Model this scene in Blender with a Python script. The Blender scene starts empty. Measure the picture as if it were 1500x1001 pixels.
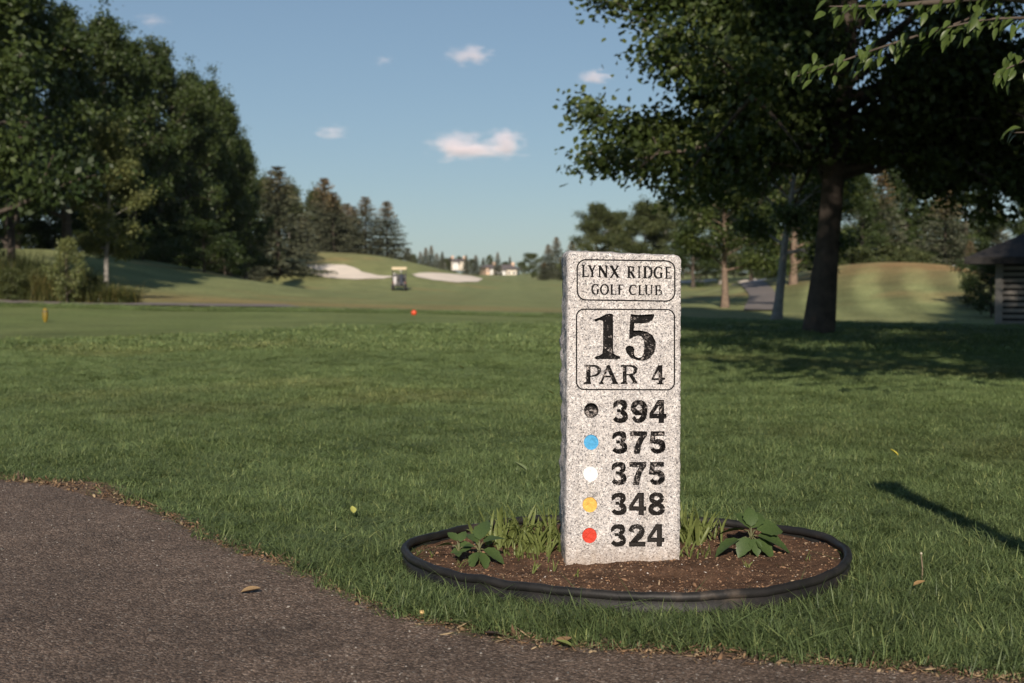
import bpy, bmesh, math, random
import numpy as np
from mathutils import Vector, Matrix, Euler
from mathutils.geometry import delaunay_2d_cdt
R = math.radians
sc = bpy.context.scene
# ------------------------------------------------------------------ camera, sky, sun, exposure
CAMH = 0.9
FPX = 50.0 / 36.0 * 1500
PITCH = math.atan(100.5 / FPX)
cam = bpy.data.cameras.new('camera'); camo = bpy.data.objects.new('camera', cam)
sc.collection.objects.link(camo); sc.camera = camo
camo.location = (0, 0, CAMH); camo.rotation_euler = (R(90) - PITCH, 0, 0)
cam.lens = 50; cam.sensor_width = 36; cam.clip_start = 0.05; cam.clip_end = 20000
cam.dof.use_dof = True; cam.dof.focus_distance = 4.3; cam.dof.aperture_fstop = 5.0

SUN_EL, SUN_AZ = 26.0, 2.0          # elevation; azimuth: degrees that shadows swing to the right of the view axis
world = bpy.data.worlds.new('World'); sc.world = world; world.use_nodes = True
wn = world.node_tree.nodes; wl = world.node_tree.links
bgn = wn['Background']
sky = wn.new('ShaderNodeTexSky'); sky.sky_type = 'NISHITA'; sky.sun_disc = False
sky.sun_elevation = R(SUN_EL); sky.sun_rotation = R(180 + SUN_AZ)
sky.altitude = 1100; sky.air_density = 1.0; sky.dust_density = 0.35; sky.ozone_density = 1.3
hsv = wn.new('ShaderNodeHueSaturation'); hsv.inputs['Saturation'].default_value = 0.92; hsv.inputs['Hue'].default_value = 0.501
wl.new(sky.outputs[0], hsv.inputs['Color'])
gmn = wn.new('ShaderNodeGamma'); gmn.inputs['Gamma'].default_value = 0.65      # the photo's flat tonal curve, over the whole sky
mulc = wn.new('ShaderNodeMix'); mulc.data_type = 'RGBA'; mulc.blend_type = 'MULTIPLY'; mulc.inputs[0].default_value = 1.0; mulc.inputs[7].default_value = (0.86, 1.05, 1.21, 1)
wl.new(hsv.outputs[0], gmn.inputs['Color']); wl.new(gmn.outputs[0], mulc.inputs[6]); wl.new(mulc.outputs[2], bgn.inputs['Color'])
bgn.inputs['Strength'].default_value = 0.087
sl = bpy.data.lights.new('sun', 'SUN'); slo = bpy.data.objects.new('sun', sl); sc.collection.objects.link(slo)
sl.energy = 4.4; sl.angle = R(0.6); sl.color = (1.0, 0.89, 0.76)
sd = Vector((math.sin(R(SUN_AZ)) * math.cos(R(SUN_EL)), math.cos(R(SUN_AZ)) * math.cos(R(SUN_EL)), -math.sin(R(SUN_EL))))
slo.rotation_euler = sd.to_track_quat('-Z', 'Y').to_euler()
sc.view_settings.view_transform = 'Standard'; sc.view_settings.look = 'None'
sc.view_settings.exposure = 0.36; sc.view_settings.gamma = 1.0; sc.view_settings.use_curve_mapping = False
sc.render.engine = 'CYCLES'
sc.cycles.max_bounces = 6; sc.cycles.diffuse_bounces = 3; sc.cycles.transmission_bounces = 3
sc.cycles.transparent_max_bounces = 8; sc.cycles.volume_bounces = 3
sc.cycles.use_denoising = True

rng = np.random.default_rng(7)
COL = sc.collection

# ------------------------------------------------------------------ generic helpers
def link(o, parent=None):
    COL.objects.link(o)
    if parent is not None: o.parent = parent
    return o
def tag(o, label=None, cat=None, group=None, kind=None):
    if label: o['label'] = label
    if cat: o['category'] = cat
    if group: o['group'] = group
    if kind: o['kind'] = kind
    return o
def empty(name, loc=(0, 0, 0), rz=0.0):
    o = bpy.data.objects.new(name, None); o.location = loc; o.rotation_euler = (0, 0, rz)
    o.empty_display_size = 0.2
    return link(o)
def mesh_np(name, v, quads=None, tris=None, mat=None, smooth=False, cols=None):
    """v (n,3); quads (m,4) and/or tris (k,3); cols: per-vertex (n,3) colour attribute 'tint'"""
    me = bpy.data.meshes.new(name)
    v = np.asarray(v, dtype=np.float32)
    nq = 0 if quads is None else len(quads); nt = 0 if tris is None else len(tris)
    me.vertices.add(len(v)); me.vertices.foreach_set('co', v.ravel())
    li = []
    if nq: li.append(np.asarray(quads, dtype=np.int32).ravel())
    if nt: li.append(np.asarray(tris, dtype=np.int32).ravel())
    li = np.concatenate(li)
    me.loops.add(len(li)); me.loops.foreach_set('vertex_index', li)
    me.polygons.add(nq + nt)
    ls = np.concatenate([np.arange(nq) * 4, nq * 4 + np.arange(nt) * 3]).astype(np.int32)
    me.polygons.foreach_set('loop_start', ls)
    if smooth: me.polygons.foreach_set('use_smooth', np.ones(nq + nt, dtype=bool))
    if cols is not None:
        a = me.attributes.new('tint', 'FLOAT_COLOR', 'POINT')
        c4 = np.ones((len(v), 4), dtype=np.float32); c4[:, :3] = cols
        a.data.foreach_set('color', c4.ravel())
    me.update(calc_edges=True)
    if mat: me.materials.append(mat)
    return me
def obj(name, me, parent=None, loc=(0, 0, 0)):
    o = bpy.data.objects.new(name, me); o.location = loc
    return link(o, parent)
class MB:
    """collects boxes, tubes and polygons; builds ONE mesh"""
    def __init__(s): s.v = []; s.f = []
    def add(s, vs, fs):
        b = len(s.v); s.v.extend([tuple(p) for p in vs]); s.f.extend([[b + i for i in f] for f in fs])
    def box(s, c, d, rot=None, bev=0.0):
        bm = bmesh.new(); bmesh.ops.create_cube(bm, size=1)
        bmesh.ops.scale(bm, vec=d, verts=bm.verts)
        if bev > 0: bmesh.ops.bevel(bm, geom=list(bm.edges), offset=bev, segments=2, affect='EDGES', profile=0.5)
        M = Matrix.Translation(c) @ (rot.to_4x4() if rot is not None else Matrix.Identity(4))
        bm.verts.index_update()
        s.add([M @ v.co for v in bm.verts], [[v.index for v in f.verts] for f in bm.faces]); bm.free()
    def tube(s, pts, rad, n=8, cap=True):
        pts = [Vector(p) for p in pts]
        if not hasattr(rad, '__len__'): rad = [rad] * len(pts)
        vs = []; fs = []
        up = Vector((0.13, 0.27, 1))
        for i, p in enumerate(pts):
            t = (pts[min(i + 1, len(pts) - 1)] - pts[max(i - 1, 0)]).normalized()
            a = t.cross(up)
            if a.length < 0.05: a = t.cross(Vector((1, 0, 0)))
            a.normalize(); b = t.cross(a)
            for k in range(n):
                an = 2 * math.pi * k / n
                vs.append(p + (a * math.cos(an) + b * math.sin(an)) * rad[i])
        for i in range(len(pts) - 1):
            for k in range(n):
                fs.append([i * n + k, i * n + (k + 1) % n, (i + 1) * n + (k + 1) % n, (i + 1) * n + k])
        if cap:
            fs.append(list(range(n))[::-1]); fs.append([(len(pts) - 1) * n + k for k in range(n)])
        s.add(vs, fs)
    def build(s, name, mat, parent=None, smooth=False, loc=(0, 0, 0)):
        me = bpy.data.meshes.new(name); me.from_pydata(s.v, [], s.f); me.update()
        if smooth: me.polygons.foreach_set('use_smooth', np.ones(len(me.polygons), dtype=bool))
        if mat: me.materials.append(mat)
        return obj(name, me, parent, loc)
def nz(x, y, s=1.0, seed=0):
    """cheap smooth pseudo noise in -1..1 (numpy)"""
    x = np.asarray(x, float) * s; y = np.asarray(y, float) * s
    return (np.sin(x * 1.7 + 1.3 * np.sin(y * 1.1 + seed) + seed * 2.1) + np.sin(y * 1.9 + 1.7 * np.sin(x * 0.8 + seed * 1.7) + seed)
            + 0.6 * np.sin(x * 3.7 + y * 2.9 + seed * 3.3) + 0.5 * np.sin(-x * 4.9 + y * 5.3 + seed * 0.7)) / 3.1

# ------------------------------------------------------------------ projection
cp, sp = math.cos(PITCH), math.sin(PITCH)
def ray(px, py):
    a = (px - 750) / FPX; b = -(py - 500.5) / FPX
    return Vector((a, cp + b * sp, -sp + b * cp))
def g0(px, py, z=0.0):
    """photo pixel -> point on a level plane"""
    d = ray(px, py); t = (z - CAMH) / d.z
    return Vector((d.x * t, d.y * t, z))
def latx(px, d): return (px - 750) / FPX * d
def zat(py, d): return CAMH + (400 - py) / FPX * d

# ------------------------------------------------------------------ terrain
_by = np.array([-80, 0, 14, 24, 33, 45, 60, 85, 113, 150, 200, 300, 420, 700, 2500.])
_bz = np.array([0, 0, 0, 0.0, 0.0, -.12, -.28, -.52, -.68, -.40, -.05, .25, .4, .4, .4])
def smooth_interp(y):
    y = np.asarray(y, float)
    out = 0
    for k in (-1, -.5, 0, .5, 1): out = out + np.interp(y + k * (1.5 + 0.04 * np.abs(y)), _by, _bz)
    return out / 5
def gauss(x, y, cx, cy, sx, sy, p=2.0):
    return np.exp(-0.5 * (np.abs((x - cx) / sx) ** p + np.abs((y - cy) / sy) ** p))
def H(x, y):
    x = np.asarray(x, float); y = np.asarray(y, float)
    z = smooth_interp(y)
    z = z + 1.85 * gauss(x, y, -19.0, 58, 6.0, 10)              # grassy mound in front of the left trees
    z = z + 1.2 * gauss(x, y, -44, 75, 16, 22)
    z = z + 2.8 * gauss(x, y, -16.5, 141, 8.6, 13, 2.3) + 1.6 * gauss(x, y, -38, 140, 14, 18)   # green mound
    z = z - 0.62 * gauss(x, y, 15, 39, 8, 8)                     # swale on the right
    z = z + 1.6 * gauss(x, y, 16.8, 64, 4.6, 10, 2.0) + .3 * gauss(x, y, 30, 72, 9, 12)      # mown hill on the right
    z = z + 0.9 * gauss(x, y, 24, 140, 14, 14)
    fade = np.clip((y - 9) / 20, 0, 1)
    z = z + fade * 0.05 * nz(x, y, 0.16, 2) + np.clip((y - 1) / 3, 0, 1) * 0.012 * nz(x, y, 0.9, 5)
    return z
def Hs(x, y): return float(H(x, y))
def hit(px, py, dmin=2.5, dmax=700):
    d = ray(px, py); t = np.geomspace(dmin, dmax, 4000)
    X = d.x * t; Y = d.y * t; Z = CAMH + d.z * t
    below = np.nonzero(Z - H(X, Y) <= 0)[0]
    i = below[0] if len(below) else len(t) - 1
    return Vector((X[i], Y[i], float(H(X[i], Y[i]))))

# ------------------------------------------------------------------ material helpers
def new_mat(name):
    m = bpy.data.materials.new(name); m.use_nodes = True
    nt = m.node_tree; b = nt.nodes['Principled BSDF']
    return m, nt, b
def N(nt, t, **kw):
    n = nt.nodes.new(t)
    for k, v in kw.items():
        if k in n.inputs: n.inputs[k].default_value = v
        else: setattr(n, k, v)
    return n
def coords(nt, kind='Object', scale=None):
    tc = N(nt, 'ShaderNodeTexCoord')
    if scale is None: return tc.outputs[kind]
    mp = N(nt, 'ShaderNodeMapping'); mp.inputs['Scale'].default_value = scale
    nt.links.new(tc.outputs[kind], mp.inputs['Vector']); return mp.outputs[0]
def noise(nt, vec, scale, detail=4, rough=0.55):
    n = N(nt, 'ShaderNodeTexNoise'); n.inputs['Scale'].default_value = scale
    n.inputs['Detail'].default_value = detail; n.inputs['Roughness'].default_value = rough
    if vec is not None: nt.links.new(vec, n.inputs['Vector'])
    return n.outputs['Fac']
def ramp(nt, fac, stops, interp='LINEAR'):
    r = N(nt, 'ShaderNodeValToRGB'); e = r.color_ramp.elements; r.color_ramp.interpolation = interp
    while len(e) < len(stops): e.new(0.5)
    for i, (p, c) in enumerate(stops):
        e[i].position = p; e[i].color = tuple(c) + (1,) if len(c) == 3 else c
    nt.links.new(fac, r.inputs[0]); return r.outputs[0]
def mix(nt, fac, a, b, mode='MIX'):
    m = N(nt, 'ShaderNodeMix', data_type='RGBA', blend_type=mode)
    for sock, val in ((m.inputs[0], fac), (m.inputs[6], a), (m.inputs[7], b)):
        if isinstance(val, (int, float)): sock.default_value = val
        elif isinstance(val, tuple): sock.default_value = val + (1,) if len(val) == 3 else val
        else: nt.links.new(val, sock)
    return m.outputs[2]
def math_(nt, op, a, b=None):
    m = N(nt, 'ShaderNodeMath', operation=op)
    for s, val in zip(m.inputs, (a, b)):
        if val is None: continue
        if isinstance(val, (int, float)): s.default_value = val
        else: nt.links.new(val, s)
    return m.outputs[0]
def bump(nt, b, height, strength=0.3, dist=0.01):
    bp = N(nt, 'ShaderNodeBump'); bp.inputs['Strength'].default_value = strength; bp.inputs['Distance'].default_value = dist
    nt.links.new(height, bp.inputs['Height']); nt.links.new(bp.outputs[0], b.inputs['Normal'])
def simple_mat(name, col, rough=0.6, var=0.25, scale=6.0, metal=0.0, bmp=0.0, kind='Object'):
    m, nt, b = new_mat(name)
    v = coords(nt, kind)
    n = noise(nt, v, scale)
    lo = tuple(c * (1 - var) for c in col); hi = tuple(min(1, c * (1 + var)) for c in col)
    nt.links.new(ramp(nt, n, [(0.3, lo), (0.7, hi)]), b.inputs['Base Color'])
    b.inputs['Roughness'].default_value = rough; b.inputs['Metallic'].default_value = metal
    if bmp: bump(nt, b, noise(nt, v, scale * 6), bmp, 0.01)
    return m
def leaf_mat(name, dark, light, trans=0.25, scale=1.2, rough=0.5, attr=False, kind='Object', brown=None):
    """leaf blades: reflect + let some light through"""
    m, nt, b = new_mat(name)
    g = N(nt, 'ShaderNodeNewGeometry')
    c = ramp(nt, noise(nt, coords(nt, kind), scale, 3), [(0.32, dark), (0.68, light)])
    rnd = ramp(nt, g.outputs['Random Per Island'], [(0, (0.62, 0.66, 0.6)), (0.75, (1.05, 1.03, 1.0)), (1, (1.45, 1.3, 1.1))])
    c = mix(nt, 1.0, c, rnd, 'MULTIPLY')
    if attr:
        at = N(nt, 'ShaderNodeAttribute', attribute_name='tint')
        c = mix(nt, 1.0, c, at.outputs['Color'], 'MULTIPLY')
    nt.links.new(c, b.inputs['Base Color']); b.inputs['Roughness'].default_value = rough
    b.inputs['Specular IOR Level'].default_value = 0.35
    t = N(nt, 'ShaderNodeBsdfTranslucent')
    tc = mix(nt, 1.0, c, (1.25, 1.35, 0.55), 'MULTIPLY'); nt.links.new(tc, t.inputs['Color'])
    ms = N(nt, 'ShaderNodeMixShader'); ms.inputs[0].default_value = trans
    nt.links.new(b.outputs[0], ms.inputs[1]); nt.links.new(t.outputs[0], ms.inputs[2])
    nt.links.new(ms.outputs[0], nt.nodes['Material Output'].inputs['Surface'])
    return m

# ------------------------------------------------------------------ turf colours shared by ground and blades (grass tones, lightened with distance)
C_ROUGH = np.array([0.136, 0.166, 0.076]); C_MOWN = np.array([0.190, 0.205, 0.090]); C_DRY = np.array([0.29, 0.185, 0.085])
def sstep(a, b, x): 
    t = np.clip((x - a) / (b - a), 0, 1); return t * t * (3 - 2 * t)
def turf_colour(x, y):
    x = np.asarray(x, float); y = np.asarray(y, float)
    # teeing ground: level mown area 18-33 m out, on the left
    edge = 18.3 + 0.6 * nz(x, y, 0.25, 1) + 7.5 * sstep(-5.5, -1.5, x)
    tee = sstep(edge, edge + 0.5, y) * (1 - sstep(33.2, 33.9, y)) * (1 - sstep(2.3, 4.0, x))
    fair = sstep(36, 44, y)
    mown = np.clip(1.0 * tee + 0.8 * fair, 0, 1)
    c = C_ROUGH[None] * (1 - mown[..., None]) + C_MOWN[None] * mown[..., None]
    c = c * (1 - tee[..., None] * (1 - np.array([0.76, 0.86, 0.72])) * (1 + .12 * np.sin(x * 1.9 + .4 * np.sin(y)))[..., None])
    # mowing stripes on the right hill
    hill = gauss(x, y, 16.0, 60, 6.5, 13, 4)
    ang = np.arctan2(y - 30, x - 30)
    st = np.sin((x - (y - 45) * 0.10 - 0.008 * (y - 45) ** 2) * 2 * math.pi / 1.9)
    c = c * (1 + (hill * 0.36 * np.tanh(2 * st))[..., None])
    dry = 1.25 * gauss(x, y, 17.2, 62, 3.8, 5.0) * (0.65 + 0.35 * nz(x, y, 0.5, 3)) + 0.35 * gauss(x, y, -24, 136, 7, 12)
    dry = dry + 0.35 * sstep(0.25, 0.8, nz(x, y, 0.35, 8)) * sstep(34, 50, y) + 0.55 * gauss(x, y, -7.5, 42, 9, 2.2)
    dry = dry + 0.16 * sstep(0.2, 0.9, nz(x, y, 0.55, 11)) * (1 - sstep(16, 20, y)) * sstep(5.5, 8.0, y)
    dry = np.clip(dry, 0, 0.9)[..., None]
    c = c * (1 - dry) + C_DRY[None] * dry
    c = c * (1 + 0.13 * nz(x, y, 0.8, 4) + 0.10 * nz(x, y, 2.3, 9))[..., None]
    return c * (1 + .22 * sstep(34, 44, y) + .18 * sstep(6, 12, y) * (1 - sstep(34, 44, y)))[..., None]  # raises the turf brightness in steps with distance

# ------------------------------------------------------------------ ground sheet
def axis(segs):
    out = []
    for a, b, s in segs:
        n = max(1, int(round((b - a) / s))); out.extend(list(np.linspace(a, b, n, endpoint=False)))
    out.append(segs[-1][1]); return np.array(out)
gx = axis([(-2500, -700, 200), (-700, -150, 30), (-150, -60, 3), (-60, -25, .9), (-25, -8, .4), (-8, 8, .2), (8, 24, .22), (24, 30, .4), (30, 60, .9), (60, 150, 3), (150, 700, 30), (700, 2500, 200)])
gy = axis([(-300, -20, 20), (-20, 2, 1.5), (2, 14, .2), (14, 45, .35), (45, 80, .6), (80, 170, 1.1), (170, 300, 5), (300, 700, 20), (700, 4500, 200)])
GX, GY = np.meshgrid(gx, gy); GZ = H(GX, GY)
nxg, nyg = len(gx), len(gy)
idx = np.arange(nxg * nyg).reshape(nyg, nxg)
gq = np.stack([idx[:-1, :-1], idx[:-1, 1:], idx[1:, 1:], idx[1:, :-1]], -1).reshape(-1, 4)
m_ground, nt, b = new_mat('turf_ground')
at = N(nt, 'ShaderNodeAttribute', attribute_name='tint')
pos = N(nt, 'ShaderNodeNewGeometry').outputs['Position']
f1 = noise(nt, pos, 9.0, 6, 0.7); f2 = noise(nt, pos, 0.7, 5, 0.6)
c = mix(nt, 1.0, at.outputs['Color'], ramp(nt, f1, [(0.3, (0.66, 0.68, 0.62)), (0.7, (1.3, 1.28, 1.25))]), 'MULTIPLY')
c = mix(nt, 1.0, c, ramp(nt, f2, [(0.3, (0.85, 0.87, 0.85)), (0.7, (1.15, 1.12, 1.12))]), 'MULTIPLY')
nt.links.new(c, b.inputs['Base Color']); b.inputs['Roughness'].default_value = 0.85; b.inputs['Specular IOR Level'].default_value = 0.15
bump(nt, b, noise(nt, pos, 22.0, 5, 0.75), 0.8, 0.04)
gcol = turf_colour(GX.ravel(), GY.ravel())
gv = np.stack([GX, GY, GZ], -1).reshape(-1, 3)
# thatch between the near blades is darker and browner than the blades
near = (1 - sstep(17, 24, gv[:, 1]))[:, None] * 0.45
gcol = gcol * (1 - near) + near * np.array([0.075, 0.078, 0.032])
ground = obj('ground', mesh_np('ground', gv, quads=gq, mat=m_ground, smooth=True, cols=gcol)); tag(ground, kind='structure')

def drape(name, poly, mat, dz, step, noise_amp=0.0):
    """a sheet over the terrain: triangulated polygon with interior points"""
    P = np.array([(p[0], p[1]) for p in poly], float)
    # densify outline
    D = []
    for i in range(len(P)):
        a, b_ = P[i], P[(i + 1) % len(P)]; n = max(1, int(np.hypot(*(b_ - a)) / step))
        for k in range(n): D.append(a + (b_ - a) * k / n)
    D = np.array(D); n0 = len(D)
    if noise_amp: D = D + noise_amp * np.stack([nz(D[:, 0], D[:, 1], 6, 1), nz(D[:, 0], D[:, 1], 6, 2)], -1)
    lo, hi = D.min(0), D.max(0)
    xs = np.arange(lo[0], hi[0], step); ys = np.arange(lo[1], hi[1], step)
    A, B = np.meshgrid(xs, ys); A = A.ravel(); B = B.ravel()
    ins = np.zeros(len(A), bool); j = n0 - 1
    for i in range(n0):
        xi, yi = D[i]; xj, yj = D[j]
        cnd = ((yi > B) != (yj > B)) & (A < (xj - xi) * (B - yi) / (yj - yi + 1e-12) + xi)
        ins ^= cnd; j = i
    pts = [Vector(p) for p in D] + [Vector((a, b_)) for a, b_ in zip(A[ins], B[ins])]
    edges = [(i, (i + 1) % n0) for i in range(n0)]
    vo, eo, fo, *_ = delaunay_2d_cdt(pts, edges, [list(range(n0))], 1, 1e-6)
    vo = np.array([(p.x, p.y) for p in vo])
    v = np.column_stack([vo, H(vo[:, 0], vo[:, 1]) + dz])
    me = bpy.data.meshes.new(name); me.from_pydata([tuple(p) for p in v], [], [list(f) for f in fo]); me.update()
    me.materials.append(mat)
    o = obj(name, me)
    # make sure it faces up
    if me.polygons[0].normal.z < 0: me.flip_normals()
    return o

# ------------------------------------------------------------------ asphalt cart path
m_asph, nt, b = new_mat('worn_asphalt')
pos = N(nt, 'ShaderNodeNewGeometry').outputs['Position']
vo1 = N(nt, 'ShaderNodeTexVoronoi'); vo1.inputs['Scale'].default_value = 150; nt.links.new(pos, vo1.inputs['Vector'])
vo2 = N(nt, 'ShaderNodeTexVoronoi'); vo2.inputs['Scale'].default_value = 300; nt.links.new(pos, vo2.inputs['Vector'])
sepc = N(nt, 'ShaderNodeSeparateColor'); nt.links.new(vo1.outputs['Color'], sepc.inputs[0])
sepd = N(nt, 'ShaderNodeSeparateColor'); nt.links.new(vo2.outputs['Color'], sepd.inputs[0])
c1 = ramp(nt, sepc.outputs[0], [(0.0, (0.072, 0.050, 0.037)), (0.45, (0.142, 0.104, 0.080)), (0.8, (0.20, 0.150, 0.118)), (0.95, (0.275, 0.215, 0.172)), (1.0, (0.34, 0.30, 0.26))])
c2 = ramp(nt, sepd.outputs[1], [(0.0, (0.55, 0.52, 0.5)), (0.6, (1.0, 0.97, 0.95)), (1.0, (1.6, 1.5, 1.4))])
c = mix(nt, 0.75, c1, c2, 'MULTIPLY')
c = mix(nt, 1.0, c, ramp(nt, noise(nt, pos, 1.3, 6, 0.65), [(0.3, (0.62, 0.61, 0.60)), (0.7, (1.2, 1.18, 1.16))]), 'MULTIPLY')
c = mix(nt, 1.0, c, ramp(nt, noise(nt, pos, 14, 4, 0.6), [(0.3, (0.8, 0.8, 0.8)), (0.7, (1.15, 1.15, 1.15))]), 'MULTIPLY')
nt.links.new(c, b.inputs['Base Color']); b.inputs['Roughness'].default_value = 0.8; b.inputs['Specular IOR Level'].default_value = 0.3
hh = math_(nt, 'ADD', math_(nt, 'MULTIPLY', vo1.outputs['Distance'], -1.0), math_(nt, 'MULTIPLY', noise(nt, pos, 60, 4, 0.7), 0.9))
bump(nt, b, hh, 0.9, 0.006)
EDGE_PX = [(-420, 640), (-200, 668), (0, 701), (70, 714), (140, 734), (215, 752), (285, 786), (360, 815), (430, 838), (500, 868), (560, 893), (620, 914), (690, 931), (770, 944), (860, 953), (960, 962), (1080, 972), (1200, 980), (1320, 990), (1420, 1000), (1520, 1010), (1700, 1026), (1950, 1045)]
EDGE = [g0(*p) for p in EDGE_PX]
EX = np.array([p.x for p in EDGE]); EY = np.array([p.y for p in EDGE])
def edge_y(x): return np.interp(x, EX, EY)
path_poly = [(p.x, p.y) for p in EDGE] + [(8.0, -1.6), (8.0, -6), (-9, -6), (-9, EY[0])]
o = drape('cart_path', path_poly, m_asph, 0.010, 0.09, 0.006); tag(o, kind='structure')
# bare, dry soil and thatch strip along the edge of the path
m_soilstrip, nt, b = new_mat('dry_edge_soil')
pos = N(nt, 'ShaderNodeNewGeometry').outputs['Position']
c = ramp(nt, noise(nt, pos, 26, 6, 0.7), [(0.3, (0.07, 0.042, 0.026)), (0.55, (0.16, 0.098, 0.060)), (0.75, (0.26, 0.175, 0.11))])
nt.links.new(c, b.inputs['Base Color']); b.inputs['Roughness'].default_value = 0.95
bump(nt, b, noise(nt, pos, 70, 5, 0.7), 1.0, 0.01)
strip = []
wv = lambda x: 0.07 + 0.05 * float(nz(x, 0, 2.1, 3)) + 0.05 * float(nz(x, 0, 7, 5)) + (0.34 * math.exp(-((x + 1.72) / 0.30) ** 2)) + 0.06 * float(sstep(0.0, 0.7, x))
xs = np.linspace(EX[0] + .1, EX[-1] - .1, 220)
for x in xs: strip.append((x, edge_y(x) + max(0.015, wv(x))))
for x in xs[::-1]: strip.append((x, edge_y(x) - 0.05 - 0.03 * float(nz(x, 1, 5, 2))))
o = drape('bare_soil_edge', strip, m_soilstrip, 0.005, 0.05); tag(o, kind='structure')

# far cart paths and bunkers
def strip_path(name, pts, w, mat, dz=0.02):
    pts = [Vector((p[0], p[1])) for p in pts]; v = []; f = []
    dense = []
    for a, b_ in zip(pts[:-1], pts[1:]):
        n = max(2, int((b_ - a).length / 0.8))
        for k in range(n): dense.append(a.lerp(b_, k / n))
    dense.append(pts[-1])
    for _ in range(12): dense = [dense[0]] + [(dense[i - 1] + dense[i] * 2 + dense[i + 1]) / 4 for i in range(1, len(dense) - 1)] + [dense[-1]]
    for i, p in enumerate(dense):
        t = (dense[min(i + 1, len(dense) - 1)] - dense[max(0, i - 1)]).normalized(); nrm = Vector((-t.y, t.x))
        for k in range(5):
            q = p + nrm * w * (k / 4 - 0.5); v.append((q.x, q.y, Hs(q.x, q.y) + dz))
    for i in range(len(dense) - 1):
        for k in range(4): f.append([i * 5 + k, (i + 1) * 5 + k, (i + 1) * 5 + k + 1, i * 5 + k + 1])
    me = bpy.data.meshes.new(name); me.from_pydata(v, [], f); me.update(); me.materials.append(mat)
    if me.polygons[0].normal.z < 0: me.flip_normals()
    o = obj(name, me); tag(o, kind='structure'); return o
m_farpath = simple_mat('far_path_asphalt', (0.17, 0.145, 0.13), 0.9, 0.15, 0.8)
p1 = [hit(x, y) for x, y in ((-250, 458), (-60, 457), (90, 456), (220, 456), (320, 455), (400, 452), (450, 449))]
strip_path('far_cart_path', [(-30, 36.2)] + [(latx(x, 36.2 + k * .35), 36.2 + k * .35) for k, x in enumerate((-250, -60, 90, 220, 320, 400, 430))], 2.0, m_farpath, 0.03)
strip_path('far_cart_path', [hit(x, y) for x, y in ((1112, 456), (1113, 446), (1119, 436), (1117, 428), (1104, 420), (1080, 416.5))], 1.0, m_farpath, 0.05)
m_sand = simple_mat('bunker_sand', (0.74, 0.64, 0.53), 0.95, 0.10, 0.6, bmp=0.3)
def bunker(name, pix, label):
    q = [hit(x, y) for x, y in pix]
    o = drape(name, [(p.x, p.y) for p in q], m_sand, 0.05, 0.8, 0.12); tag(o, label, kind='structure'); return o
bunker('sand_bunker', [(441, 391), (455, 389), (480, 388.5), (505, 389), (520, 393), (530, 399), (555, 404.5), (580, 406), (560, 409), (520, 410), (480, 408), (455, 402)], 'large pale sand bunker on the left of the green mound')
bunker('sand_bunker', [(604, 403), (620, 400.5), (660, 402), (690, 405), (708, 409.5), (700, 413.5), (670, 414.5), (635, 411), (612, 407)], 'lower pale sand bunker right of the golf cart')
bunker('sand_bunker', [(985, 411), (1000, 412), (1030, 411), (1056, 409.5), (1058, 411.5), (1030, 414.5), (1000, 415.5), (985, 414.5)], 'thin far sand bunker just right of the granite marker')
bunker('sand_bunker', [(1080, 413), (1100, 409.5), (1125, 408.5), (1122, 411.5), (1100, 414.5), (1083, 415.2)], 'small far sand bunker by the winding path')


# ------------------------------------------------------------------ granite tee marker
ST_D = 4.35; ST_X = latx(914, ST_D); ST_W = 0.345; ST_H = 0.965; ST_DEP = 0.15
ST_ROT = Euler((0, R(0.55), R(4.0)), 'XYZ')
ST_BASE = Vector((ST_X, ST_D, 0.9 - 430 / FPX * ST_D))
ST_M = Matrix.Translation(ST_BASE) @ ST_ROT.to_matrix().to_4x4()
ST_I = ST_M.inverted()
def face_uv(px, py):
    """photo pixel -> (u, v) on the stone's front plane (local y = 0)"""
    o = ST_I @ Vector((0, 0, CAMH)); d = ST_I.to_3x3() @ ray(px, py)
    t = -o.y / d.y; p = o + d * t
    return (p.x, p.z)
# --- glyph primitives: polygons in photo pixels
def ell(cx, cy, rx, ry, a0, a1, n=24):
    return [(cx + rx * math.cos(R(a0 + (a1 - a0) * i / n)), cy + ry * math.sin(R(a0 + (a1 - a0) * i / n))) for i in range(n + 1)]
def spline(pts, n=8):
    out = []
    P = [pts[0]] + list(pts) + [pts[-1]]
    for i in range(1, len(P) - 2):
        p0, p1, p2, p3 = [np.array(q, float) for q in P[i - 1:i + 3]]
        for k in range(n):
            t = k / n
            out.append(tuple(0.5 * ((2 * p1) + (-p0 + p2) * t + (2 * p0 - 5 * p1 + 4 * p2 - p3) * t * t + (-p0 + 3 * p1 - 3 * p2 + p3) * t ** 3)))
    out.append(tuple(pts[-1])); return out
def ribbon(pts, w):
    pts = np.array(pts, float); n = len(pts)
    if hasattr(w, '__len__'): w = np.interp(np.linspace(0, 1, n), np.linspace(0, 1, len(w)), w)
    else: w = np.full(n, float(w))
    t = np.gradient(pts, axis=0); t /= np.linalg.norm(t, axis=1)[:, None] + 1e-9
    nr = np.stack([-t[:, 1], t[:, 0]], -1)
    L = pts + nr * w[:, None] / 2; Rr = pts - nr * w[:, None] / 2
    # one quad per step keeps thick bends free of fold-overs
    return [[tuple(L[i]), tuple(L[i + 1]), tuple(Rr[i + 1]), tuple(Rr[i])] for i in range(n - 1)]
def rect(x0, y0, x1, y1): return [(x0, y0), (x1, y0), (x1, y1), (x0, y1)]
def place(prims, x0, y0, w, h):
    """unit box (y up) -> pixels with the top-left corner at x0, y0"""
    return [[(x0 + x * w, y0 + (1 - y) * h) for x, y in poly] for poly in prims]
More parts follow.
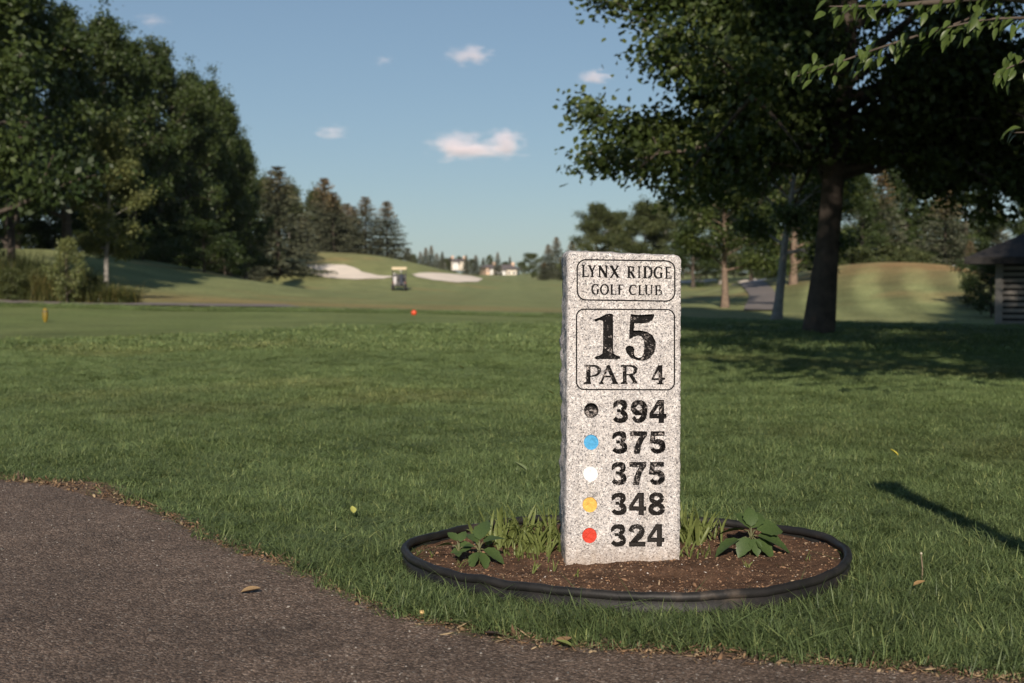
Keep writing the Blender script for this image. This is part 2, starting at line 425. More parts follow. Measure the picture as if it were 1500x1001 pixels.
def heavy(ch):
    """heavy grotesque figure in a unit box: add-polygons, cut-polygons"""
    if ch == '3':
        return (ribbon(ell(.47, .735, .300, .165, 200, -75), [.21, .21, .2, .31, .25, .17]) + ribbon(ell(.47, .285, .325, .185, 82, -162), [.17, .28, .34, .22, .21, .22])
                + [rect(.30, .46, .52, .60)], [])
    if ch == '9':
        ring = ribbon(ell(.49, .66, .315, .225, 0, 360, 36), [.35, .21, .35, .21, .35])
        tail = ribbon(spline([(.805, .68), (.81, .48), (.74, .24), (.5, .105), (.28, .14), (.16, .27)]), [.35, .35, .3, .21, .21, .21])
        return (ring + tail, [])
    if ch == '4':
        return ([[(.5, 1), (.86, 1), (.86, .40), (1, .40), (1, .20), (.86, .20), (.86, 0), (.54, 0), (.54, .20), (0, .20), (0, .42)]], [[(.55, .40), (.55, .74), (.24, .40)]])
    if ch == '7':
        return ([[(.02, 1), (1, 1), (1, .82), (.80, .6), (.66, .35), (.58, 0), (.22, 0), (.27, .28), (.40, .56), (.58, .78), (.02, .78)]], [])
    if ch == '5':
        return ([[(.13, 1), (.93, 1), (.93, .79), (.40, .79), (.37, .60), (.41, .52), (.34, .45), (.04, .46)]] + ribbon(ell(.49, .325, .325, .22, 132, -160), [.17, .22, .34, .35, .22, .21, .2]), [])
    if ch == '8':
        return (ribbon(ell(.5, .755, .30, .170, 0, 360, 32), [.29, .16, .29, .16, .29]) + ribbon(ell(.5, .275, .335, .195, 0, 360, 32), [.32, .18, .32, .17, .32]), [])
    if ch == '2':
        return (ribbon(spline([(.16, .64), (.2, .80), (.34, .885), (.52, .9), (.70, .84), (.78, .70), (.70, .54), (.5, .37), (.30, .20), (.2, .05)]), [.33, .28, .21, .21, .24, .34, .34, .3, .3, .3]) + [rect(.03, 0, .98, .215)], [])
def thin(ch, k=1.0):
    """inscriptional serif capital in a unit box; T thick stroke, t hairline, both relative to width via k"""
    T, t, s = .20 * k, .125 * k, .095
    def stem(x, y0=0, y1=1, w=T): return rect(x - w / 2, y0, x + w / 2, y1)
    def ser(x, y, w=.30): return [(x - w / 2, y - s / 2), (x + w / 2, y - s / 2), (x + w / 2, y + s / 2), (x - w / 2, y + s / 2)]
    def bar(a, b_, w): return ribbon([a, ((a[0] + b_[0]) / 2, (a[1] + b_[1]) / 2), b_], w)
    b0, b1 = s / 2, 1 - s / 2
    if ch == 'L': return [stem(.24), ser(.24, b1, .44), ser(.5, b0, .92), [(.80, 0), (.98, 0), (1.0, .24), (.94, .24)]]
    if ch == 'Y': return bar((.12, .98), (.5, .46), T) + bar((.88, .98), (.5, .46), t) + [stem(.5, 0, .48), ser(.14, b1, .34), ser(.86, b1, .3), ser(.5, b0, .42)]
    if ch == 'N': return [stem(.15, 0, 1, t), stem(.86, 0, 1, t), ser(.15, b0, .3), ser(.86, b1, .3), ser(.1, b1, .2)] + bar((.13, .97), (.88, .03), T)
    if ch == 'X': return bar((.14, .98), (.86, .02), T) + bar((.86, .98), (.14, .02), t) + [ser(.15, b1, .34), ser(.86, b1, .28), ser(.13, b0, .28), ser(.86, b0, .34)]
    if ch == 'R': return [stem(.24), ser(.22, b1, .42), ser(.24, b0, .44), ser(.88, b0, .26)] + ribbon(spline([(.24, .955), (.5, .955), (.72, .86), (.72, .66), (.55, .53), (.28, .52)]), [.10, .11, T, T, .12, .10]) + bar((.46, .52), (.86, .02), T)
    if ch == 'I': return [stem(.5, 0, 1, .52), ser(.5, b1, 1.0), ser(.5, b0, 1.0)]
    if ch == 'D': return [stem(.22), ser(.2, b1, .38), ser(.2, b0, .38)] + ribbon(spline([(.2, .96), (.5, .955), (.80, .82), (.90, .5), (.80, .18), (.5, .045), (.2, .04)]), [.10, .11, T * .9, T, T * .9, .11, .10])
    if ch in 'GC':
        arc = ribbon(ell(.56, .5, .44, .46, 48, 312, 40), [t, .115, T * .9, T, T * .9, .115, t])
        e = [[(.82, .80), (.90, .98), (.95, .98), (.95, .70), (.90, .70)]]
        if ch == 'G': return arc + e + [stem(.84, .05, .46, T * .85), ser(.86, .46, .32)]
        return arc + e
    if ch == 'E': return [stem(.25), ser(.5, b1, .86), ser(.52, b0, .95), ser(.46, .53, .45), [(.86, .97), (.92, .97), (.92, .78), (.87, .78)], [(.90, 0), (.98, 0), (1, .24), (.94, .24)], [(.66, .42), (.71, .42), (.71, .64), (.66, .64)]]
    if ch == 'F': return [stem(.27), ser(.5, b1, .9), ser(.27, b0, .46), ser(.48, .52, .45), [(.88, .97), (.96, .97), (.96, .77), (.90, .77)], [(.68, .41), (.73, .41), (.73, .63), (.68, .63)]]
    if ch == 'O': return ribbon(ell(.5, .5, .43, .46, 0, 360, 48), [T, .115, T, .115, T])
    if ch == 'U': return [ser(.17, b1, .36), ser(.86, b1, .28)] + ribbon(spline([(.18, 1), (.18, .35), (.26, .12), (.5, .045), (.74, .12), (.85, .35), (.85, 1)]), [T, T, T * .9, .12, .12, t, t])
    if ch == 'B': return [stem(.24), ser(.2, b1, .4), ser(.2, b0, .4)] + ribbon(spline([(.2, .955), (.55, .955), (.75, .86), (.73, .64), (.55, .53), (.24, .53)]), [.10, .11, T * .9, T * .9, .11, .09]) + ribbon(spline([(.24, .53), (.6, .51), (.86, .38), (.84, .14), (.6, .045), (.2, .045)]), [.09, .11, T, T, .11, .10])
def rrect(x0, y0, x1, y1, r, n=10):
    out = []
    for cx, cy, a in ((x1 - r, y0 + r, -90), (x1 - r, y1 - r, 0), (x0 + r, y1 - r, 90), (x0 + r, y0 + r, 180)):
        out += ell(cx, cy, r, r, a, a + 90, n)
    return out
GL = []   # (object name, label or None, add polys px, cut polys px, depth, material key)
def z1(x, y): return (840 + x / 9.375, 370 + y / 9.375)
def z2(x, y): return (840 + x / 7.41, 445 + y / 7.41)
for ch, x0, x1, y0, y1 in (('L', 112, 212, 172, 340), ('Y', 205, 310, 175, 340), ('N', 340, 470, 178, 345), ('X', 500, 630, 180, 348), ('R', 735, 850, 188, 352), ('I', 883, 922, 190, 352), ('D', 955, 1085, 190, 355), ('G', 1098, 1225, 195, 360), ('E', 1255, 1350, 195, 362),
                           ('G', 245, 350, 432, 580), ('O', 368, 485, 435, 582), ('L', 505, 590, 438, 582), ('F', 608, 690, 440, 582), ('C', 760, 870, 445, 585), ('L', 890, 970, 447, 587), ('U', 980, 1090, 447, 588), ('B', 1115, 1215, 450, 590)):
    a = z1(x0, y0); b_ = z1(x1, y1)
    GL.append(('engraved_letter', None, place(thin(ch, 1.28 if x1 - x0 > 90 else 1.5), a[0], a[1], b_[0] - a[0], b_[1] - a[1]), [], 0.004, 'fine'))
one = [(230, 192), (230, 168), (290, 148), (345, 118), (390, 108), (422, 112), (431, 130), (431, 480), (436, 540), (465, 562), (505, 572), (510, 596), (480, 606), (360, 602), (245, 606), (228, 592), (240, 572), (285, 562), (312, 542), (320, 480), (322, 200), (312, 184), (280, 180), (245, 196)]
five = [(622, 112), (690, 122), (770, 120), (868, 112), (880, 124), (862, 175), (815, 206), (740, 218), (662, 212), (654, 292), (720, 290), (800, 305), (860, 345), (893, 410), (895, 470), (872, 540), (825, 598), (760, 622), (690, 615), (620, 585), (577, 535), (563, 490), (578, 464), (612, 454), (648, 468), (662, 500), (655, 540), (672, 575), (708, 590), (742, 578), (762, 535), (770, 460), (762, 395), (738, 358), (700, 348), (655, 360), (612, 388), (603, 382), (606, 300), (614, 180)]
GL.append(('engraved_digit', None, [[z2(*p) for p in one]], [], 0.011, 'black'))
GL.append(('engraved_digit', None, [[z2(*p) for p in five]], [], 0.011, 'black'))
def zz(polys): return [[z2(*p) for p in q] for q in polys]
GL.append(('engraved_letter', None, zz([rect(138, 670, 186, 865), [(108, 874), (110, 858), (138, 846), (186, 846), (194, 862), (192, 874)], rect(120, 666, 210, 686)] + ribbon(spline([(165, 677), (235, 677), (274, 702), (276, 742), (245, 778), (185, 788)]), [20, 24, 40, 40, 24, 16])), [], 0.005, 'black'))
GL.append(('engraved_letter', None, zz(ribbon([(378, 672), (340, 765), (298, 866)], 22) + ribbon([(372, 668), (412, 765), (456, 868)], [40, 44, 46]) + [rect(330, 782, 425, 802), [(276, 874), (280, 858), (322, 852), (332, 874)], [(408, 874), (418, 856), (478, 852), (490, 874)]]), [], 0.005, 'black'))
GL.append(('engraved_letter', None, zz([rect(535, 670, 578, 865), [(508, 874), (512, 858), (535, 848), (578, 848), (590, 874)], rect(512, 666, 600, 686), [(630, 870), (640, 852), (690, 850), (702, 868)]] + ribbon(spline([(560, 677), (630, 677), (672, 702), (668, 744), (635, 768), (575, 772)]), [20, 24, 40, 38, 20, 16]) + ribbon([(612, 765), (648, 815), (676, 866)], [34, 40, 42])), [], 0.005, 'black'))
GL.append(('engraved_digit', None, zz([[(920, 668), (966, 668), (966, 800), (998, 806), (996, 826), (966, 832), (966, 862), (980, 866), (978, 878), (905, 878), (908, 866), (924, 860), (924, 832), (846, 830), (848, 812)]]), zz([[(924, 720), (924, 808), (870, 810)]]), 0.005, 'black'))
rows = (('394', 896, 586, 620, 'black'), ('375', 895, 632, 665, 'black'), ('375', 894, 677, 711, 'worn'), ('348', 894, 722, 755, 'faded'), ('324', 893, 768, 801, 'faded'))
for txt, x0, y0, y1, mk in rows:
    for i, ch in enumerate(txt):
        add, cut = heavy(ch); w = 25.2
        xo = x0 + i * 27.6
        GL.append(('engraved_digit', None, place(add, xo, y0, w, y1 - y0), place(cut, xo, y0, w, y1 - y0), 0.009, mk))
for (cx, cy, mk, lab) in ((866, 601.5, 'hole', 'black painted hollow beside 394'), (866, 648, 'blue', 'sky blue painted dot beside 375'), (865, 694, 'white', 'white painted dot with a drip below it'), (864, 739.5, 'amber', 'amber yellow painted dot beside 348'), (863.5, 784.5, 'red', 'red painted dot beside 324')):
    GL.append(('painted_dot', lab, [ell(cx, cy, 10.8, 11.2, 0, 360, 36)[:-1]], [], 0.020 if mk == 'hole' else 0.0035, mk))
# the two rounded frames: a band = outer minus inner
def band(x0, y0, x1, y1, skew, r, w):
    o_ = rrect(x0, y0, x1, y1, r); i_ = rrect(x0 + w, y0 + w, x1 - w, y1 - w, r - w)
    sk = lambda q: [(x, y + skew * (x - x0) / (x1 - x0)) for x, y in q]
    return [sk(o_)], [sk(i_)]
for a in ((844.5, 379.5, 989.5, 440.5, 2.0, 14, 2.1), (843.5, 452.2, 989.0, 571.8, 0.6, 12, 2.0)):
    add, cut = band(*a); GL.append(('border_groove', None, add, cut, 0.004, 'fine'))

def sdf_union(polys, X, Y):
    D = np.full(X.shape, 1e9); 
    for poly in polys:
        P = np.array(poly); d2 = np.full(X.shape, 1e18); ins = np.zeros(X.shape, bool); j = len(P) - 1
        for i in range(len(P)):
            ax, ay = P[j]; bx, by = P[i]; ex, ey = bx - ax, by - ay; L = ex * ex + ey * ey + 1e-18
            t = np.clip(((X - ax) * ex + (Y - ay) * ey) / L, 0, 1)
            d2 = np.minimum(d2, (X - ax - t * ex) ** 2 + (Y - ay - t * ey) ** 2)
            c_ = ((ay > Y) != (by > Y)) & (X < (bx - ax) * (Y - ay) / (by - ay + 1e-18) + ax)
            ins ^= c_; j = i
        D = np.minimum(D, np.where(ins, -1, 1) * np.sqrt(d2))
    return D
def relief(u, v): return 0.0006 * nz(u, v, 40, 3) + 0.0004 * nz(u, v, 110, 6)
# materials of the stone
def granite_nodes(nt):
    v = coords(nt, 'Object')
    def vor(s, seed):
        mp = N(nt, 'ShaderNodeMapping'); mp.inputs['Location'].default_value = (seed, seed * .7, seed * 1.3); nt.links.new(v, mp.inputs['Vector'])
        w = N(nt, 'ShaderNodeTexVoronoi'); w.inputs['Scale'].default_value = s; nt.links.new(mp.outputs[0], w.inputs['Vector'])
        q = N(nt, 'ShaderNodeSeparateColor'); nt.links.new(w.outputs['Color'], q.inputs[0]); return q.outputs[0], q.outputs[1]
    a, a2 = vor(275, 0); b1, b2 = vor(450, 3)
    c1 = ramp(nt, a, [(0, (0.15, 0.14, 0.14)), (0.08, (0.28, 0.265, 0.26)), (0.17, (0.50, 0.465, 0.445)), (0.55, (0.56, 0.515, 0.485)), (0.8, (0.66, 0.62, 0.59)), (1, (0.78, 0.75, 0.72))])
    c2 = ramp(nt, b1, [(0, (0.20, 0.19, 0.19)), (0.11, (0.42, 0.40, 0.40)), (0.22, (0.87, 0.86, 0.86)), (0.75, (1.04, 1.0, 0.97)), (1, (1.25, 1.18, 1.1))])
    c = mix(nt, 0.85, c1, c2, 'MULTIPLY'); c = mix(nt, 1.0, c, (0.935, 0.98, 1.035), 'MULTIPLY')
    wv_ = N(nt, 'ShaderNodeTexVoronoi'); wv_.inputs['Scale'].default_value = 85; nt.links.new(v, wv_.inputs['Vector']); wq_ = N(nt, 'ShaderNodeSeparateColor'); nt.links.new(wv_.outputs['Color'], wq_.inputs[0])
    c = mix(nt, 1.0, c, ramp(nt, wq_.outputs[0], [(0.0, (0.86, 0.85, 0.85)), (0.5, (0.99, 0.98, 0.97)), (1.0, (1.12, 1.11, 1.10))]), 'MULTIPLY')
    c = mix(nt, 1.0, c, ramp(nt, noise(nt, v, 14, 4, 0.6), [(0.3, (0.88, 0.87, 0.86)), (0.7, (1.1, 1.09, 1.07))]), 'MULTIPLY')
    return v, c, a
m_gran, nt, b = new_mat('granite')
v, c, a = granite_nodes(nt)
sz_ = N(nt, 'ShaderNodeSeparateXYZ'); nt.links.new(v, sz_.inputs[0])
spl = math_(nt, 'SUBTRACT', math_(nt, 'MULTIPLY', noise(nt, v, 30, 5, 0.7), 0.16), sz_.outputs[2])         # soil splashed up the foot of the stone
spl = ramp(nt, math_(nt, 'ADD', math_(nt, 'MULTIPLY', spl, 9.0), 0.1), [(0.0, (0, 0, 0)), (1.0, (0.6, 0.6, 0.6))])
c = mix(nt, spl, c, (0.30, 0.215, 0.150))
stn = ramp(nt, noise(nt, coords(nt, 'Object', (26, 10, 3.0)), 1.0, 5, 0.6), [(0.5, (1, 1, 1)), (0.75, (0.86, 0.84, 0.80))])   # faint rain streaks
c = mix(nt, 1.0, c, stn, 'MULTIPLY')
nt.links.new(c, b.inputs['Base Color']); b.inputs['Roughness'].default_value = 0.72
bump(nt, b, math_(nt, 'ADD', noise(nt, v, 160, 4, 0.7), math_(nt, 'MULTIPLY', a, 0.5)), 0.55, 0.004)
def paint_mat(name, col, wear, light=None, rough=0.5):
    m, nt, b = new_mat(name)
    v, c, a = granite_nodes(nt)
    n1 = noise(nt, v, 130, 5, 0.72); n2 = noise(nt, v, 22, 3, 0.6)
    f = math_(nt, 'ADD', n1, math_(nt, 'MULTIPLY', math_(nt, 'SUBTRACT', n2, 0.5), 0.45))
    k = ramp(nt, f, [(wear, (0, 0, 0)), (wear + 0.07, (1, 1, 1))])
    cc = ramp(nt, noise(nt, v, 60, 4, 0.6), [(0.3, tuple(q * .8 for q in col)), (0.7, tuple(min(1, q * 1.2) for q in col))])
    c = mix(nt, k, cc, mix(nt, 1.0, c, light or (0.8, 0.76, 0.74), 'MULTIPLY'))
    nt.links.new(c, b.inputs['Base Color']); b.inputs['Roughness'].default_value = rough; b.inputs['Specular IOR Level'].default_value = 0.25
    bump(nt, b, n1, 0.8, 0.006)
    return m
PAINT = {'fine': paint_mat('black_paint_fine', (0.008, 0.007, 0.007), 0.72, rough=0.65), 'black': paint_mat('black_paint_chipped', (0.007, 0.006, 0.006), 0.57, rough=0.65), 'worn': paint_mat('black_paint_worn', (0.009, 0.008, 0.008), 0.54, rough=0.65),
         'faded': paint_mat('black_paint_faded', (0.026, 0.022, 0.020), 0.66, rough=0.7), 'hole': paint_mat('black_paint_hollow', (0.007, 0.006, 0.006), 0.52),
         'blue': paint_mat('blue_paint', (0.085, 0.36, 0.62), 0.72, (0.55, 0.85, 1.1)), 'white': paint_mat('white_paint', (0.93, 0.92, 0.90), 0.88, (1.2, 1.2, 1.2)),
         'amber': paint_mat('amber_paint', (0.72, 0.44, 0.10), 0.74, (1.1, .9, .6)), 'red': paint_mat('red_paint', (0.60, 0.055, 0.030), 0.74, (1.0, .5, .4))}
marker = empty('granite_tee_marker', ST_BASE); marker.rotation_euler = ST_ROT
tag(marker, 'upright speckled granite post engraved with the hole number 15 and yardages', 'tee marker')
cdt_pts = []; cdt_edges = []; GRID = []
for gi, (nm, lab, add, cut, dep, mk) in enumerate(GL):
    A = [[face_uv(*p) for p in q] for q in add]; C_ = [[face_uv(*p) for p in q] for q in cut]
    allp = np.array([p for q in A for p in q]); lo = allp.min(0) - 0.004; hi = allp.max(0) + 0.004
    s = 0.0008 if nm == 'engraved_letter' and gi < 17 else 0.0011
    xs = np.arange(lo[0], hi[0], s) + 0.00013; ys = np.arange(lo[1], hi[1], s) + 0.00017
    X, Y = np.meshgrid(xs, ys)
    D = sdf_union(A, X, Y)
    if C_: D = np.maximum(D, -sdf_union(C_, X, Y))
    D = D + 0.00045 * nz(X, Y, 420, gi) + 0.0002 * nz(X, Y, 900, gi + 2)      # chiselled, not laser-cut
    if mk == 'white': D = np.minimum(D, np.maximum(np.abs(X - face_uv(864, 700)[0]) - 0.0045, np.maximum(face_uv(864, 720)[1] - Y, Y - face_uv(864, 700)[1])))
    D[np.abs(D) < 2e-6] = 2e-6
    ny_, nx_ = D.shape
    GRID.append((lo, hi, xs, ys, D))
    verts = []; faces = []; key = {}; dist = []; ckey = {}
    ins = D < 0
    def vert(k, x, y, d):
        if k not in key: key[k] = len(verts); verts.append((x, y)); dist.append(d)
        return key[k]
    def cvert(k, x, y):
        if k not in ckey: ckey[k] = len(cdt_pts); cdt_pts.append((x, y))
        return ckey[k]
    quadsum = ins[:-1, :-1].astype(int) + ins[:-1, 1:] + ins[1:, 1:] + ins[1:, :-1]
    for r_, c_ in zip(*np.nonzero(quadsum > 0)):
        cs = ((r_, c_), (r_, c_ + 1), (r_ + 1, c_ + 1), (r_ + 1, c_)); poly = []; cross = []
        for k in range(4):
            p, q = cs[k], cs[(k + 1) % 4]
            if ins[p]: poly.append(vert(p, xs[p[1]], ys[p[0]], -D[p]))
            if ins[p] != ins[q]:
                t = D[p] / (D[p] - D[q]); x = xs[p[1]] + t * (xs[q[1]] - xs[p[1]]); y = ys[p[0]] + t * (ys[q[0]] - ys[p[0]])
                ek = ('e',) + tuple(sorted((p, q))); poly.append(vert(ek, x, y, 0.0)); cross.append(cvert(ek, x, y))
        if len(poly) >= 3: faces.append(poly)
        if len(cross) >= 2:
            for k in range(0, len(cross) - 1, 2): cdt_edges.append((cross[k], cross[k + 1]))
    V = np.array(verts); dd = np.array(dist)
    prof = np.clip(dd / (0.0022 if dep < 0.008 else 0.003), 0, 1) * dep
    rough_amp = {'hole': 0.0016, 'faded': 0.0006}.get(mk, 0.0016)
    prof = prof * (1 + 0 * dd) + np.clip(dd / 0.003, 0, 1) * rough_amp * (0.6 * nz(V[:, 0], V[:, 1], 260, 4) + 0.6 * nz(V[:, 0], V[:, 1], 520, 8))
    Z = relief(V[:, 0], V[:, 1]) + np.maximum(prof, 0)
    if mk in ('blue', 'white', 'amber', 'red'): Z = relief(V[:, 0], V[:, 1]) + np.clip(dd / 0.002, 0, 1) * 0.0028 + np.clip(dd / .003, 0, 1) * 0.0009 * nz(V[:, 0], V[:, 1], 160, 4)
    me = bpy.data.meshes.new(nm); me.from_pydata([(a_, z_, b_) for (a_, b_), z_ in zip(V, Z)], [], faces); me.update(); me.materials.append(PAINT[mk])
    if len(me.polygons) and sum(p.normal.y for p in me.polygons) > 0: me.flip_normals()
    o = obj(nm, me, marker)
    if lab: o['label'] = lab
# --- stone block: front plate with the openings, rough-split sides, back
# corners of the front outline, traced from the photo
corner_px = {'tl': (833, 369.5), 'tr': (997.5, 375.5), 'br': (995.5, 860), 'bl': (829.5, 868)}
tl, tr, br, bl = [np.array(face_uv(*corner_px[k])) for k in ('tl', 'tr', 'br', 'bl')]
out = []
r_c = 0.014
def seg(a, b_, step=0.006):
    n = max(2, int(np.linalg.norm(b_ - a) / step)); return [a + (b_ - a) * k / n for k in range(n)]
ring_pts = []
for a, b_, c_ in ((bl, br, tr), (br, tr, tl), (tr, tl, bl), (tl, bl, br)):
    d1 = (b_ - a) / np.linalg.norm(b_ - a); d2 = (c_ - b_) / np.linalg.norm(c_ - b_)
    ring_pts += seg(a + d1 * r_c, b_ - d1 * r_c)
    ring_pts += [b_ - d1 * r_c + (d1 * math.sin(t) + d2 * (1 - math.cos(t))) * r_c for t in np.linspace(0, math.pi / 2, 5)[:-1]]
ring_pts = np.array(ring_pts); cen = ring_pts.mean(0); nr_ = len(ring_pts)
tan = np.roll(ring_pts, -1, 0) - np.roll(ring_pts, 1, 0); tan /= np.linalg.norm(tan, axis=1)[:, None]
outn = np.stack([tan[:, 1], -tan[:, 0]], -1)
sarc = np.arange(nr_) * 0.006
side_amp = np.where(np.abs(outn[:, 0]) > 0.7, np.where(outn[:, 0] < 0, 1.0, 0.7), 0.8)
chip = 0.0024 * nz(sarc, 0, 60, 2) + 0.0020 * nz(sarc, 0, 140, 5) - 0.008 * np.clip(nz(sarc, 0, 23, 7) - .45, 0, 1)
front = ring_pts + outn * (chip * side_amp)[:, None]
n0 = len(cdt_pts)
cdt_pts += [tuple(p) for p in front]; cdt_edges += [(n0 + i, n0 + (i + 1) % nr_) for i in range(nr_)]
for x in np.arange(ring_pts[:, 0].min() + .012, ring_pts[:, 0].max() - .01, .012):
    for y in np.arange(ring_pts[:, 1].min() + .012, ring_pts[:, 1].max() - .01, .012): cdt_pts.append((x + rng.uniform(-.003, .003), y + rng.uniform(-.003, .003)))
vo, eo, fo, *_ = delaunay_2d_cdt([Vector(p) for p in cdt_pts], cdt_edges, [], 0, 1e-7)
VO = np.array([(p.x, p.y) for p in vo]); FO = np.array([list(f) for f in fo])
CE = VO[FO].mean(1)
def inside_poly(P, X, Y):
    ins = np.zeros(X.shape, bool); j = len(P) - 1
    for i in range(len(P)):
        ins ^= ((P[i, 1] > Y) != (P[j, 1] > Y)) & (X < (P[j, 0] - P[i, 0]) * (Y - P[i, 1]) / (P[j, 1] - P[i, 1] + 1e-18) + P[i, 0]); j = i
    return ins
keep = inside_poly(front, CE[:, 0], CE[:, 1])
for lo, hi, xs, ys, D in GRID:
    m_ = (CE[:, 0] > xs[0]) & (CE[:, 0] < xs[-1]) & (CE[:, 1] > ys[0]) & (CE[:, 1] < ys[-1])
    ii = np.nonzero(m_)[0]
    if not len(ii): continue
    fx = (CE[ii, 0] - xs[0]) / (xs[1] - xs[0]); fy = (CE[ii, 1] - ys[0]) / (ys[1] - ys[0])
    ix = np.clip(fx.astype(int), 0, len(xs) - 2); iy = np.clip(fy.astype(int), 0, len(ys) - 2); fx -= ix; fy -= iy
    d = D[iy, ix] * (1 - fx) * (1 - fy) + D[iy, ix + 1] * fx * (1 - fy) + D[iy + 1, ix] * (1 - fx) * fy + D[iy + 1, ix + 1] * fx * fy
    keep[ii[d < 0]] = False
FO = FO[keep]
V3 = [np.column_stack([VO[:, 0], relief(VO[:, 0], VO[:, 1]), VO[:, 1]])]
base = len(VO); sq = []
rings = []
def fx_(p): return relief(p[:, 0], p[:, 1])
rings.append(np.column_stack([front[:, 0], fx_(front), front[:, 1]]))
NR = 9
for k in range(1, NR + 1):
    t = k / NR; dpt = ST_DEP * t
    bul = 0.004 + 0.006 * nz(sarc, t * 3.0, 9 , 1) + 0.0045 * nz(sarc * 1.0, t * 9, 30, 4) + 0.003 * nz(sarc, t * 20, 70, 3)
    if k == 1: bul = bul * 0.5 + 0.001
    p = ring_pts + outn * (bul * side_amp)[:, None]
    rings.append(np.column_stack([p[:, 0], np.full(nr_, dpt) + 0.004 * nz(sarc, t, 25, 9), p[:, 1]]))
for k in range(len(rings)):
    V3.append(rings[k])
for k in range(len(rings) - 1):
    o0 = base + k * nr_; o1 = o0 + nr_
    for i in range(nr_): sq.append((o0 + i, o1 + i, o1 + (i + 1) % nr_, o0 + (i + 1) % nr_))
V3.append(np.array([[cen[0], ST_DEP + .004, cen[1]]])); apex = base + len(rings) * nr_
o0 = base + (len(rings) - 1) * nr_
tri = [tuple(t_) for t_ in FO] + [(o0 + i, apex, o0 + (i + 1) % nr_) for i in range(nr_)]
me = mesh_np('stone_block', np.concatenate(V3), quads=np.array(sq), tris=np.array(tri), mat=m_gran)
bm = bmesh.new(); bm.from_mesh(me); bmesh.ops.remove_doubles(bm, verts=bm.verts, dist=2e-6); bmesh.ops.recalc_face_normals(bm, faces=bm.faces); bm.to_mesh(me); bm.free()
obj('stone_block', me, marker)

# ------------------------------------------------------------------ planting bed with plastic edging
RIM_PX = [(592, 800), (612, 819), (650, 832), (700, 842), (760, 852), (850, 861), (950, 867), (1040, 867), (1110, 861), (1180, 848), (1226, 831), (1243, 811), (1234, 794), (1205, 781), (1150, 770), (1100, 764), (1040, 759), (960, 755), (880, 753), (800, 755), (740, 760), (690, 767), (640, 779), (604, 789)]
RZ = 0.068
rp = [g0(x, y, RZ) for x, y in RIM_PX]
ctl = [(p.x, p.y) for p in rp]; cl = ctl[-2:] + ctl + ctl[:3]
sp_ = spline(cl, 10); rim = np.array(sp_[20:20 + 10 * len(ctl)])
for _ in range(10): rim = (np.roll(rim, 1, 0) + 2 * rim + np.roll(rim, -1, 0)) / 4
nrim = len(rim); bc = rim.mean(0)
m_plast, nt, b = new_mat('black_plastic_edging')
pos = coords(nt, 'Object')
nt.links.new(ramp(nt, noise(nt, pos, 9, 5, 0.65), [(0.35, (0.010, 0.010, 0.010)), (0.60, (0.022, 0.020, 0.019)), (0.72, (0.07, 0.055, 0.044))]), b.inputs['Base Color'])
b.inputs['Roughness'].default_value = 0.55; b.inputs['Specular IOR Level'].default_value = 0.3; bump(nt, b, noise(nt, pos, 90, 4, 0.7), 0.25, 0.004)
edging = empty('garden_edging', (bc[0], bc[1], 0)); tag(edging, 'black plastic edging ring around the soil at the foot of the granite marker', 'edging')
tb = MB(); n = 10; vs = []; fs = []
tn = np.roll(rim, -1, 0) - np.roll(rim, 1, 0); tn /= np.linalg.norm(tn, axis=1)[:, None]; on = np.stack([tn[:, 1], -tn[:, 0]], -1)
if (on * (rim - bc)).sum() < 0: on = -on
wob = 0.005 * nz(np.arange(nrim) * .03, 0, 4, 2) + .002 * nz(np.arange(nrim) * .03, 0, 13, 6)
for i in range(nrim):
    for k in range(n):
        a_ = 2 * math.pi * k / n; p = rim[i] + on[i] * 0.0128 * math.cos(a_) - bc
        vs.append((p[0], p[1], RZ - 0.0135 + wob[i] + 0.0128 * math.sin(a_)))
for i in range(nrim):
    j = (i + 1) % nrim
    for k in range(n): fs.append([i * n + k, i * n + (k + 1) % n, j * n + (k + 1) % n, j * n + k])
tb.add(vs, fs); tb.build('rim_tube', m_plast, edging, smooth=True)
wb = MB(); vs = []; fs = []
for i in range(nrim):
    for off, z in ((0.004, RZ - .016), (0.009, 0.01), (0.007, -0.05), (-0.001, -0.05), (0.0, 0.01), (-0.003, RZ - .016)):
        p = rim[i] + on[i] * off - bc; vs.append((p[0], p[1], z))
for i in range(nrim):
    j = (i + 1) % nrim
    for k in range(6): fs.append([i * 6 + k, i * 6 + (k + 1) % 6, j * 6 + (k + 1) % 6, j * 6 + k])
wb.add(vs, fs); wb.build('wall_strip', m_plast, edging, smooth=True)
